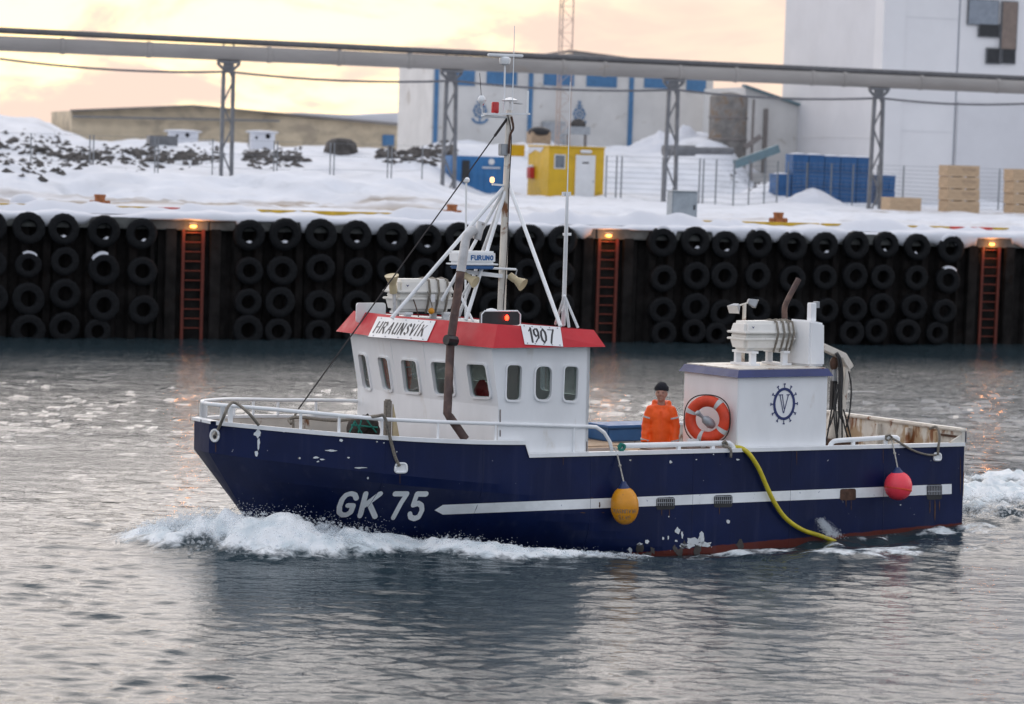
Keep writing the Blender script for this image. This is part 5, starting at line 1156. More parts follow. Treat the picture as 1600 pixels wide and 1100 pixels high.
lt = bs(MB().box(*(lambda c: (c-Vector((.032, .032, .045)), c+Vector((.032, .032, .045))))(yc(769, 281))), 'deck_lamp', 'lamp', bevel=.015); bs(MB().beam(yc(769, 288), yc(793, 290), .04, .03), 'lamp_bracket', 'rail')
cb = [yc(793.5, 180, .06), yc(799, 215, .07), yc(795, 300, .08), yc(793, 380, .09), yc(789, 440, .09), yc(786, 490, .09)]; pipe('mast_cable', cb, .008, 'black')
pipe('mast_cable', [yc(799, 182, .08), yc(802, 200, .1), yc(797, 212, .08), yc(795, 240, .08)], .018, 'rustm')
# radar box with lettering, horn speakers on a bracket
bs(MB().beam(yc(722, 424, .05), yc(790, 432, .0), .10, .06), 'radar_bracket', 'rail'); bs(MB().tube([yc(760, 418.5, .1), yc(806, 421, .1)], .018, 6), 'speaker_bar', 'rail')
c = yc(738, 405, .12); ux = (yc(770, 406, .12)-yc(706, 405, .12)); wx = ux.length/2
rdm = bs(MB().box((c.x-wx+.03, c.y-.16, c.z-.06), (c.x+wx-.03, c.y+.16, c.z+.125)), 'radar_housing', 'rail', bevel=.03)
bs(MB().box((c.x-wx, c.y-.19, c.z-.085), (c.x+wx, c.y+.19, c.z-.061)), 'radar_flange', 'rail', bevel=.008); bs(MB().box((c.x-wx+.05, c.y-.16, c.z-.145), (c.x+wx-.05, c.y+.16, c.z-.086)), 'radar_base', 'radarblue', bevel=.02)
text('FURUNO', lambda s, hh, o: Vector((c.x+wx*.30-s*wx*1.05, c.y+.1615+o, c.z-.005+hh*.062)), 'radarblue', 'letter', rdm, w=.30, gap=.34, step=.0003)
def horn(p, d, name='loudhailer', s=1.0): return bs(MB().lathe([(.035*s, -.10*s), (.055*s, -.09*s), (.055*s, .0), (.05*s, .03*s), (.06*s, .06*s), (.095*s, .15*s), (.10*s, .165*s), (.085*s, .16*s)], p, d, 14), name, 'cream', smooth=.6)
h1 = yc(804, 436, .1); horn(h1, L(820, 447, 1, .25)-h1, s=1.05); bs(MB().tube([yc(808, 421, .1), h1], .010, 5), 'horn_bracket', 'steelgrey')
h2 = yc(731, 433, .15); horn(h2, L(746, 443, 1, .3)-h2, s=.95); h3 = L(614, 446, 1, -.75); horn(h3-Vector((0, 0, .02)), Vector((.25, .2, 1)), s=1.1); bs(MB().tube([L(617, 497, 1, -.75), L(615.5, 450, 1, -.75)], .028, 8), 'horn_post', 'greypipe', smooth=.9)
# long whip on its tripod at the aft port corner of the roof
wb, wt_ = L(880, 508, 2, 3.13), L(886.5, 300, 1, 1.5)
bs(MB().tube([wb, L(884.5, 366, 1, 1.55), wt_], [.034, .030, .022], 8), 'antenna_pole', 'rail', smooth=.9); bs(MB().tube([wt_, L(891, 128, 1, 1.5)], [.011, .006], 6), 'whip_antenna', 'rail'); bs(MB().beam(L(879, 303, 1, 1.45), L(891, 303, 1, 1.45), .05, .06), 'antenna_clamp', 'rail'); bs(MB().beam(L(880, 366, 1, 1.5), L(892, 366, 1, 1.5), .03, .04), 'antenna_clamp', 'rail')
for px, y in ((903, 512), (889, 511), (868, 506)): bs(MB().tube([L(px, y, 2, 3.13), L(882, 462, 1, 1.6)], .022, 6), 'antenna_leg', 'rail', smooth=.9)
bs(MB().tube([L(727, 500, 1, -.9), L(728.5, 285, 1, -.9)], .018, 6), 'antenna_pole', 'rail'); bs(MB().lathe([(.02, -.04), (.05, -.02), (.055, .02), (.03, .05)], L(728.5, 282, 1, -.9), n=10), 'gps_dome', 'rail', smooth=.7)
# black searchlight screen with the red lamp, white spray plate
a, b2 = L(752, 503, 1, 1.2), L(813, 487, 1, 1.2)
blk = bs(MB().plate(rrect([(b2.x, a.z-.05), (a.x, a.z-.05), (a.x, b2.z), (b2.x, b2.z)], .05, 4), [], lambda u, v, w: Vector((u, 1.2-w, v)), .06), 'light_screen', 'black'); rr = L(792, 496.5, 1, 1.225); bs(MB().ball(rr, (.032, .025, .042), 10, 6), 'red_lamp', 'redlamp', blk, smooth=True)
pl = [(a.x, 1.205, a.z-.04), (a.x, 1.205, b2.z-.04), (a.x-.05, 1.205, b2.z+.012), (b2.x+.05, 1.205, b2.z+.012), (b2.x, 1.205, b2.z-.04), (b2.x, 1.205, a.z-.04)]; bs(MB().tube(pl, .011, 6), 'screen_hoop', 'rail', blk)
bs(MB().lathe([(.09, 0), (.08, .035), (.02, .05)], L(768, 487, 1, .6), n=12), 'roof_vent', 'rail', smooth=True)
p0, p1 = L(557, 494, 1, -1.6), L(603, 473, 1, -1.6); bs(MB().plate(rrect([(p1.x, p0.z-.1), (p0.x, p0.z-.1), (p0.x, p1.z), (p1.x, p1.z)], .05, 4), [], lambda u, v, w: Vector((u, -1.6-w, v)), .03), 'spray_plate', 'rail')
# exhaust in front of the wheelhouse corner
ex_ = [L(727, 686, 1, 2.0), L(699, 646, 1, 1.95), L(700, 622, 1, 1.85), L(704, 534, 1, 1.52), L(712, 480, 1, 1.52), L(720, 424, 1, 1.52)]
bs(MB().tube([ex_[0], ex_[1]+Vector((-.04, 0, -.05)), ex_[1], ex_[2], ex_[3], ex_[4], ex_[5]], .062, 12), 'exhaust_pipe', 'brownpipe', smooth=.9)
bs(MB().tube([ex_[5], L(727, 378, 1, 1.52), L(729, 370, 1, 1.5), L(741, 358, 1, 1.48)], [.066, .066, .068, .068], 12), 'exhaust_lagging', 'greypipe', smooth=.9); bs(MB().tube([L(745, 374, 1, 1.45), L(752, 347, 1, 1.45)], .062, 12), 'exhaust_outlet', 'greypipe', smooth=.9)
bs(MB().tube([L(697, 531, 1, 1.60), L(712, 533, 1, 1.56)], .075, 10), 'exhaust_clamp', 'black')

# ---- aft deckhouse on the port side
dx0, dx1, dy0, dy1 = 2.67, 4.35, .62, 2.10
dh = bs(MB().box((dx0, dy0, .43), (dx1, dy1, 2.40)), 'deckhouse', 'white', bevel=.012)
m_ = MB(); o_ = .06; m_.add([(dx0-o_, dy0-o_, 2.385), (dx1+o_, dy0-o_, 2.385), (dx1+o_, dy1+o_, 2.385), (dx0-o_, dy1+o_, 2.385), (dx0-.0, dy0, 2.495), (dx1+.0, dy0, 2.495), (dx1+.0, dy1, 2.495), (dx0, dy1, 2.495)], [(0,3,2,1),(4,5,6,7),(0,1,5,4),(1,2,6,5),(2,3,7,6),(3,0,4,7)]); rim = bs(m_, 'roof_rim', 'navy', dh)
bs(MB().box((dx0+.03, dy0+.03, 2.496), (dx1-.03, dy1-.03, 2.512)), 'roof_skin', 'white_rust', dh)
ec = L(1225, 631, 1, dy1); em = MB(); rx, ry = .205, .25; y_ = dy1+.002
o1 = [(ec.x+rx*cos(2*pi*i/40), ec.z+ry*sin(2*pi*i/40)) for i in range(40)]; i1 = [(ec.x+rx*.80*cos(2*pi*i/40), ec.z+ry*.83*sin(2*pi*i/40)) for i in range(40)][::-1]
em.plate(o1, [i1], lambda u, v, w: Vector((u, y_+w, v)), .006)
for i in range(12):
    a = 2*pi*i/12+.0; em.add([Vector((ec.x+rx*(q_[0]*cos(a)-q_[1]*sin(a)), y_+.005, ec.z+ry*(q_[0]*sin(a)+q_[1]*cos(a)))) for q_ in ((.95, -.035), (1.18, -.035), (1.18, -.09), (1.26, -.09), (1.26, .09), (1.18, .09), (1.18, .035), (.95, .035))], [tuple(range(8))])
eb = bs(em, 'ship_wheel_emblem', 'navy', dh, fix=False)
vv = MB()
for st in ([(-.42, .5), (-.06, -.5)], [(-.20, .5), (.02, -.28)], [(.38, .5), (-.02, -.5)], [(-.55, .5), (-.12, .5)], [(.2, .5), (.52, .5)]):
    A, B = [Vector((ec.x-q_[0]*.20, y_+.004, ec.z+q_[1]*.28)) for q_ in st]; vv.beam(A, B, .012, .004, (0, 1, 0))
bs(vv, 'emblem_letter', 'navy', eb)
bs(MB().box((dx1+.01, .9, 1.26), (dx1+.05, 1.02, 2.0)), 'handgrip', 'white', dh) if False else None
# casing, lamp post, funnel, exhaust on the deckhouse roof
cs = bs(MB().add([(2.52, 1.18, 2.513), (2.83, 1.18, 2.513), (2.83, 1.82, 2.513), (2.52, 1.82, 2.513), (2.52, 1.22, 3.18), (2.80, 1.22, 3.23), (2.80, 1.79, 3.23), (2.52, 1.79, 3.18)], [(0,3,2,1),(4,5,6,7),(0,1,5,4),(1,2,6,5),(2,3,7,6),(3,0,4,7)]), 'vent_casing', 'white', bevel=.03)
p = L(1268, 498, 1, 1.6); bs(MB().box((p.x-.05, 1.54, 3.2), (p.x+.05, 1.66, L(1268, 473, 1, 1.6).z)), 'vent_post', 'white', bevel=.01); bs(MB().box((p.x-.12, 1.56, p.z+.17), (p.x-.055, 1.64, p.z+.27)), 'vent_lamp', 'steelgrey')
pipe('deckhouse_exhaust', [L(1226, 560, 1, .8), L(1226, 500, 1, .8), L(1226, 482, 1, .8), L(1230, 470, 1, .8), L(1248, 436, 1, .8)], .045, 'brownpipe', 10, sm=3)
fp = L(1162, 500, 1, .75); ft = L(1163.5, 474, 1, .75); bs(MB().tube([Vector((fp.x, .75, 2.51)), ft], .030, 8), 'floodlight_post', 'white_rust', smooth=.9)
def flood(px, py, d):
    c_ = L(px, py, 1, .75); d = Vector(d).normalized(); u = d.cross(Vector((0, 0, 1))).normalized(); w_ = u.cross(d); m_ = MB()
    q0 = [c_-d*.06+u*a+w_*b for a, b in ((-.05, -.035), (.05, -.035), (.05, .035), (-.05, .035))]; q1 = [c_+d*.07+u*a+w_*b for a, b in ((-.095, -.07), (.095, -.07), (.095, .07), (-.095, .07))]
    m_.add(q0+q1, [(0,3,2,1),(4,5,6,7),(0,1,5,4),(1,2,6,5),(2,3,7,6),(3,0,4,7)]); fl = bs(m_, 'floodlight', 'steelgrey', bevel=.008)
    bs(MB().add([q+d*.003 for q in q1], [(0, 1, 2, 3)]), 'floodlight_lens', 'grp', fl, fix=False)
flood(1149, 480, (.8, .35, -.5)); flood(1174, 472, (-.9, .3, -.35)); bs(MB().tube([L(1152, 478, 1, .75), L(1163, 475, 1, .75), L(1172, 472, 1, .75)], .014, 6), 'floodlight_arm', 'white_rust')
# liferaft cradles
def cradle(cx, cy, z0, z1, hl):
    for x in (cx-hl, cx+hl):
        for y in (cy-.2, cy+.2): bs(MB().box((x-.05, y-.03, z0), (x+.05, y+.03, z1)), 'raft_cradle_leg', 'white')
        bs(MB().box((x-.06, cy-.27, z1), (x+.06, cy+.27, z1+.035)), 'raft_cradle_bar', 'white')
cradle(3.32, 1.22, 2.512, 2.70, .30)
for x in (3.02, 3.62): bs(MB().box((x-.09, .95, 2.5125), (x+.09, 1.5, 2.545)), 'raft_cradle_foot', 'white')
cradle(8.20, -.95, R0_-.03, R0_+.05, .33)
# small crane behind the deckhouse
cp = lambda px, py, y=.95: L(px, py, 1, y)
bs(MB().beam(cp(1283, 541), cp(1318, 557), .14, .11), 'crane_boom', 'white_rust', bevel=.012); bs(MB().beam(cp(1315, 555), cp(1327, 575), .14, .12), 'crane_knuckle', 'white_rust', bevel=.012)
bs(MB().beam(cp(1323, 573), cp(1311, 672), .10, .10), 'crane_stick', 'white_rust', bevel=.012); bs(MB().beam(cp(1303, 572), cp(1304, 600), .06, .06), 'crane_cylinder', 'steelgrey'); bs(MB().beam(cp(1303, 595), cp(1301, 640), .09, .09), 'crane_motor', 'black', bevel=.01)
b0 = cp(1306, 690, .95); bs(MB().box((b0.x-.28, .72, .45), (b0.x+.28, 1.2, b0.z+.06)), 'crane_base', 'rustm', bevel=.02); bs(MB().lathe([(.16, 0), (.15, .3), (.10, .45)], (b0.x, .95, b0.z+.05), n=12), 'crane_slew', 'white_rust', smooth=.6)
bs(MB().ball(cp(1303, 568), (.07, .07, .11), 10, 6), 'crane_sheave', 'rustm', smooth=True)
for i, pts in enumerate([[(1307, 552), (1312, 562), (1315, 590), (1312, 640), (1318, 690)], [(1308, 554), (1311, 575), (1310, 610), (1300, 655), (1293, 672)], [(1326, 580), (1330, 605), (1328, 640), (1322, 668)], [(1304, 600), (1306, 640), (1309, 692)], [(1312, 600), (1311, 650), (1306, 692)], [(1300, 635), (1297, 655), (1291, 690)], [(1318, 640), (1326, 670), (1331, 690)], [(1313, 575), (1315, 620), (1316, 692)], [(1316, 650), (1322, 675), (1329, 692)], [(1309, 600), (1303, 640), (1308, 692)]]):
    pipe('hydraulic_hose', [cp(x, y, 1.06+.02*i) for x, y in pts], .034 if i == 0 else .014, 'hose', 6, sm=5)
# lifebuoy bracket
a, b2, c_ = L(1076, 687, 0, dx1+.22), L(1139, 690, 0, dx1+.22), L(1099, 690, 0, dx1+.24)
bk = bs(MB().beam(L(1074, 687.5, 1, 1.62), L(1141, 690, 1, 1.62), .05, .04), 'buoy_bracket', 'white'); q0 = L(1099, 689, 1, 1.63); bs(MB().beam(q0, (q0.x, q0.y, 1.2), .05, .05), 'bracket_post', 'white', bk)
# posts and gear on the foredeck
w0 = L(606, 655, 1, 1.1); bs(MB().box((w0.x-.045, 1.05, 1.3), (w0.x+.055, 1.15, L(606, 624, 1, 1.1).z)), 'mooring_post', 'rope', bevel=.02); bs(MB().prism([(w0.x-.07, 1.10, 2.02), (w0.x-.19, 1.10, 1.5), (w0.x-.07, 1.10, 1.5)], (0, .03, 0)), 'rusty_gusset', 'cream')
cch = L(568, 664, 1, .3); nh = MB().ball(cch-Vector((0, 0, .05)), (.24, .26, .20), 22, 14); nh.v = [tuple(Vector(v)+(Vector(v)-cch).normalized()*(.07*noise.noise(Vector(v)*7)+.04*noise.noise(Vector(v)*19))) for v in nh.v]; bs(nh, 'net_heap', M['net'], smooth=True)
for a, b2 in (((546, 676), (556, 655)), ((552, 655), (566, 678)), ((566, 650), (560, 676)), ((570, 652), (588, 676)), ((549, 664), (590, 668))): bs(MB().tube([L(*a, 1, .62), L(*b2, 1, .62)], .013, 6), 'gear_frame_bar', 'green')
# hatch boards and rail on the working deck
for i in range(7): bs(MB().box((4.5+.02*(i % 2), -1.75+i*.36, 1.06+.006*(i % 3)), (6.85, -1.75+i*.36+.345, 1.10+.006*(i % 3))), 'hatch_board', 'wood')
bs(MB().box((4.55, -1.7, .44), (6.8, .75, 1.055)), 'hatch_coaming', 'white_rust')
# ================================================================== things aboard (each its own object)
def bthing(name, lab, cat, base, group=None): return thing(name, lab, cat, base, BM, group)
def raft(cx, cy, z0, ln, wd, ht, lab, straps):
    t = bthing('liferaft_canister', lab, 'liferaft', (cx, cy, z0), 'liferaft canisters')
    def shell(a, b, z1, z2, s1, s2, nm):
        m_ = MB(); A = [(cx+x*(ln/2-a*s1), cy+y*(wd/2-b*s1), z1) for x, y in ((-1, -1), (1, -1), (1, 1), (-1, 1))]; B = [(cx+x*(ln/2-a*s2), cy+y*(wd/2-b*s2), z2) for x, y in ((-1, -1), (1, -1), (1, 1), (-1, 1))]
        m_.add(A+B, [(0,3,2,1),(4,5,6,7),(0,1,5,4),(1,2,6,5),(2,3,7,6),(3,0,4,7)]); return bs(m_, nm, 'grp', t, bevel=.045, smooth=.5)
    shell(.06, .08, z0, z0+ht*.52, 1, .2, 'lower_shell'); shell(.06, .08, z0+ht*.48, z0+ht, .2, 1, 'upper_shell')
    for f in (.36, .58): bs(MB().box((cx-ln/2+.004, cy-wd/2+.004, z0+ht*f), (cx+ln/2-.004, cy+wd/2-.004, z0+ht*f+.035)), 'flange', 'grp', t, bevel=.012)
    for x in straps:
        y1 = cy+wd/2; P_ = [(x, y1-.10, z0-.02), (x, y1-.03, z0+.12), (x+.01, y1+.012, z0+ht*.45), (x-.01, y1+.010, z0+ht*.6), (x-.03, y1-.07, z0+ht*.97), (x-.03, cy, z0+ht+.014), (x-.03, cy-wd/2+.07, z0+ht*.97), (x, cy-wd/2-.012, z0+ht*.5), (x, cy-wd/2+.05, z0)]
        bs(MB().tube(P_, .017, 6), 'strap', 'rope', t, smooth=.9)
    e = Vector((cx+ln*.33, cy+wd/2-.030, z0+ht*.80)); bs(MB().add([e+Vector((.03, 0, .02)), e+Vector((.0, .004, -.02)), e+Vector((-.03, 0, .02)), e+Vector((0, .002, .005))], [(0, 1, 3), (3, 1, 2)]), 'maker_mark', 'navy', t, fix=False)
    return t
r1 = raft(8.22, -.95, R0_+.09, 1.02, .55, .50, 'cream liferaft canister lashed on the wheelhouse roof', [8.20, 8.04, 7.88])
r2 = raft(3.32, 1.22, 2.738, .98, .52, .46, 'cream liferaft canister on legs above the aft deckhouse', [3.20, 3.08, 2.98, 2.90])
y1 = -.95+.275
o = bs(MB().ball(L(674, 486, 1, y1+.06), .05, 10, 7), 'float', 'yellowbuoy', r1, smooth=True); bs(MB().box(*(lambda c: (c-Vector((.035, .004, .06)), c+Vector((.035, .004, .06))))(L(676.5, 466, 1, y1+.04))), 'label_tag', 'sign', r1)
pipe('lanyard', [L(668, 455, 1, y1+.03), L(671, 465, 1, y1+.04), L(675, 478, 1, y1+.05), L(674, 484, 1, y1+.06)], .008, 'rope', 5, r1); bs(MB().tube([L(646, 468, 1, y1+.02), L(650, 480, 1, y1+.03), L(654, 495, 1, y1+.03)], .010, 5), 'painter_line', 'rustm', r1)
# lifebuoy: ring facing the camera side of the deckhouse front
lc = L(1105.5, 655, 1, 1.70); nb = Vector((cos(radians(36)), sin(radians(36)), .02)).normalized(); ub2 = nb.cross(Vector((0, 0, 1))).normalized(); vb2 = ub2.cross(nb)
t = bthing('lifebuoy', 'orange lifebuoy with grey bands hung on the aft deckhouse', 'lifebuoy', (lc.x, lc.y, lc.z-.37))
def torus(mb, R, r, a0=0, a1=2*pi, n=40, k=12, flat=.8, grow=0):
    V_ = []
    for i in range(n+1):
        a = a0+(a1-a0)*i/n; d = ub2*cos(a)+vb2*sin(a)
        V_.append([lc+d*(R+(r+grow)*cos(2*pi*j/k))+nb*((r+grow)*flat*sin(2*pi*j/k)) for j in range(k+1)])
    return mb.grid(V_)
bs(torus(MB(), .278, .088), 'ring', 'buoyred', t, smooth=True)
for a in (.38, 2.2, 3.7, 5.05): bs(torus(MB(), .278, .088, a-.11, a+.11, 5, 12, .8, .004), 'band', 'reflect', t, smooth=True)
rp2 = []
for i in range(60):
    a = 2*pi*i/59; sag_ = .035*(1-cos(a*4)); rp2.append(lc+(ub2*cos(a)+vb2*sin(a))*(.372+sag_*.35)+nb*.02)
bs(MB().tube(rp2, .010, 5), 'grab_line', 'wire', t, smooth=True)
fl_ = lc+ub2*.0+vb2*-.06; q0, q1 = L(1090, 645, 1, 1.73), L(1117, 668, 1, 1.73)
t = bthing('lifebuoy_light', 'grey float light lying across the middle of the lifebuoy', 'light', q0)
bs(MB().lathe([(.03, -.02), (.045, .0), (.03, .05), (.025, .12), (.07, .18), (.075, .30), (.05, .36), (.02, .38)], q0, q1-q0, 12), 'body', 'steelgrey', t, smooth=.6)
# fender buoys hanging over the side
def buoy(px, py, rx, ry, y, lab, m, cap_ang, top_px, name):
    c_ = L(px, py, 1, y); k = 104; a, b2 = rx/k, ry/k
    t = bthing(name, lab, 'buoy', (c_.x, c_.y, c_.z-b2)); prof = []
    for i in range(15): th = pi*i/14; prof.append((a*sin(th)**(.92)+.0005, -b2*cos(th)))
    ax_ = (L(*top_px, 1, y-.1)-c_).normalized(); ax_ = (ax_+Vector((0, 0, 2.2))).normalized()
    body = bs(MB().lathe(prof[:-1], c_, ax_, 22), 'body', m, t, smooth=True)
    bs(MB().lathe([(a*.50, b2*.83), (a*.36, b2*1.0), (a*.22, b2*1.16), (a*.16, b2*1.26), (a*.1, b2*1.28)], c_, ax_, 14), 'neck', 'buoyblue', t, smooth=.7)
    tp = c_+ax_*b2*1.25; q_ = L(*top_px, 1, 2.13)
    pipe('rope', [tp, tp.lerp(q_, .5)+Vector((0, .03, 0)), q_+Vector((0, .05, 0)), q_+Vector((0, -.02, .045))], .011, 'ropelight', 6, t, 4)
    bs(MB().ball(tp.lerp(q_, .52)+Vector((0, .03, 0)), .024, 8, 5), 'knot', 'ropelight', t, smooth=True)
    return t, c_, a, b2, ax_
t, c_, a, b2, ax_ = buoy(976, 790, 21.5, 29, 2.45, 'amber yellow oval fender buoy hanging amidships over the hull side', 'yellowbuoy', .5, (960, 704), 'yellow_fender_buoy')
vdir = (BI.to_3x3() @ (CAM-BM @ c_)).normalized(); sd = vdir.cross(Vector((0, 0, 1))).normalized()
def onbuoy(s, hh, o, row):
    ang = -.95+1.9*(1-s); zz = row+(.5-hh)*.055; r = a*sqrt(max(.05, 1-(zz/b2)**2)); d = vdir*cos(ang)+sd*(-sin(ang)); d.z = 0; d.normalize(); return c_+d*(r+.0035+o)+Vector((0, 0, zz))+ax_*0
text('HRAUNSVIK', lambda s, hh, o: onbuoy(s, hh, o, -.06), 'rope', 'letter', t, w=.13, gap=.3, step=.0002); text('GK75', lambda s, hh, o: onbuoy(.25+.5*s, hh, o, -.155), 'rope', 'letter', t, w=.13, gap=.3, step=.0002)
t, c_, a, b2, ax_ = buoy(1403.5, 759, 22.5, 23.5, 2.46, 'round fluorescent pink buoy hanging near the stern', 'pinkbuoy', .5, (1390, 687), 'pink_fender_buoy')
bs(MB().lathe([(a*.995, -.03), (a*1.006, -.022), (a*1.006, -.008), (a*.995, 0)], c_-Vector((0, 0, .03)), (ax_+Vector((-.25, 0, .1))).normalized(), 26), 'seam', 'buoyred', t, smooth=.8)
# yellow hose over the side into the water
hp = [L(1143, 699, 1, 1.9), L(1150, 699, 1, 2.12), L(1160, 701, 1, 2.20), L(1172, 711, 1, 2.27), L(1186, 733, 1, 2.27), L(1197, 758, 1, 2.28), L(1210, 785, 1, 2.28), L(1228, 810, 1, 2.28), L(1254, 828, 1, 2.30), L(1284, 838, 1, 2.30), L(1310, 850, 1, 2.30), L(1330, 875, 1, 2.28)]
one(MB().tube(smoothpath(hp, 6), .035, 10), 'yellow_hose', 'yellow hose hanging over the side and trailing along the waterline', 'hose', M['yhose'], hp[0], BM, smooth=True)
# mooring ropes
def rope(pts, lab, m='rope', r=.02, name='mooring_rope'):
    P_ = smoothpath(pts, 6); return one(MB().tube(P_, r, 7), name, lab, 'rope', M[m], pts[0], BM, smooth=True)
rope([L(404, 664, 1, .9), L(388, 645, 1, .95), L(368, 629.5, 1, .62), L(358, 633, 1, .70), L(350, 650, 1, .78), hullhit(342, 668, .03), hullhit(336, 680, .015)], 'worn rope looped over the bow rail into the bow fairlead', 'rope', .022)
rope([L(455, 662, 1, .6), L(452, 655, 1, .5), L(470, 652, 1, .6), L(520, 657, 1, .9), L(560, 654, 1, 1.2), L(590, 650, 1, 1.9), L(601, 652, 1, 2.0), hullhit(611, 690, .05), hullhit(618, 715, .03), hullhit(624, 728, .01)], 'long worn rope across the foredeck and down the hull to the side fairlead', 'rope', .024)
rope([L(1391, 684, 1, 2.12), L(1400, 688, 1, 2.22), L(1425, 703, 1, 2.26), L(1446, 710, 1, 2.25), hullhit(1462, 711, .02)], 'slack dark rope from the stern rail to the stern fairlead', 'rope', .018)
rope([L(1452, 670, 1, 2.0), L(1463, 667, 1, 2.12), L(1468, 680, 1, 2.22), hullhit(1466, 700, .03), hullhit(1465, 711, .02)], 'short rope looped over the stern bulwark into the stern fairlead', 'rope', .02)
rope([L(1383, 682, 1, 2.15), L(1389, 680, 1, 2.18), L(1394, 684, 1, 2.17), L(1388, 688, 1, 2.18), L(1384, 684, 1, 2.16), L(1391, 679, 1, 2.1)], 'knotted rope end wound round the stern rail', 'rope', .016)
rope([L(966, 699, 1, 2.15), L(970, 694, 1, 2.17), L(976, 697, 1, 2.17), L(973, 703, 1, 2.17), L(967, 701, 1, 2.16), L(972, 695, 1, 2.16)], 'green twine knotted at the end of the midship rail', 'green', .022, 'green_twine')
rope([L(1128, 693, 1, 2.15), L(1133, 690, 1, 2.17), L(1136, 695, 1, 2.17), L(1130, 697, 1, 2.17), L(1136, 698, 1, 2.2), L(1142, 703, 1, 2.26), L(1142, 715, 1, 2.26)], 'rope tail knotted at the aft end of the midship rail', 'rope', .02)
ew = [L(792, 186, 1, 0), L(465, 641, 1, 0)]
t = bthing('forestay', 'dark wire stay from mast to bow', 'stay', ew[1]); bs(MB().tube([ew[0], ew[1]], .011, 6), 'wire', 'wire', t)
bs(MB().tube([ew[0], ew[0].lerp(ew[1], .06)], .022, 6), 'turnbuckle', 'wire', t); bs(MB().tube([ew[1], L(458, 655, 1, 0), (ew[1].x+.05, 0, 1.3)], .02, 6), 'shackle', 'rope', t)
# gear on deck
tb0, tb1 = L(936, 672, 1, -1.75), L(1010, 664, 1, -1.75)
t = bthing('blue_fish_tub', 'dark blue fish tub along the far bulwark beside the man', 'tub', (5.6, -1.6, 1.1))
xa, xb = L(1030, 668, 1, -1.8).x, L(925, 668, 1, -1.8).x; zz = L(960, 664, 1, -1.4).z
bs(MB().box((xa, -1.95, 1.10), (xb, -1.3, zz-.05)), 'body', 'blueplastic', t, bevel=.02); bs(MB().box((xa-.02, -1.98, zz-.049), (xb+.02, -1.27, zz)), 'rim', 'blueplastic', t, bevel=.015)
for i, (x, y, w_, lab) in enumerate([(6.35, 1.45, .7, 'pale wooden box on deck just behind the wheelhouse'), (5.35, 1.55, .55, 'pale wooden box on deck behind the midship rail'), (4.72, 1.5, .45, 'small wooden box on deck in front of the lifebuoy')]):
    t = bthing('wooden_box', lab, 'box', (x, y, .45), 'wooden boxes on the working deck'); 
    for k in range(3): bs(MB().box((x-w_/2, y-.25, .46+k*.27), (x+w_/2, y+.25, .46+k*.27+.26)), 'board', 'plywood', t, bevel=.008)
    bs(MB().box((x-w_/2+.03, y-.22, 1.262), (x+w_/2-.03, y+.22, 1.29)), 'contents', 'deck', t)
pts = []
for _ in range(1500):                                               # pump water falling from the side
    f = random.random(); p = L(1282+f*22+random.gauss(0, 3+f*5), 812+f*26+random.gauss(0, 2), 1, 2.30+f*.35); w_ = BM @ p; pts.append((w_.x, w_.y, w_.z, random.uniform(.003, .008)))
lump_cloud('discharge_water', pts, SPRAY, 'pump water spurting from the hull side near the hose')

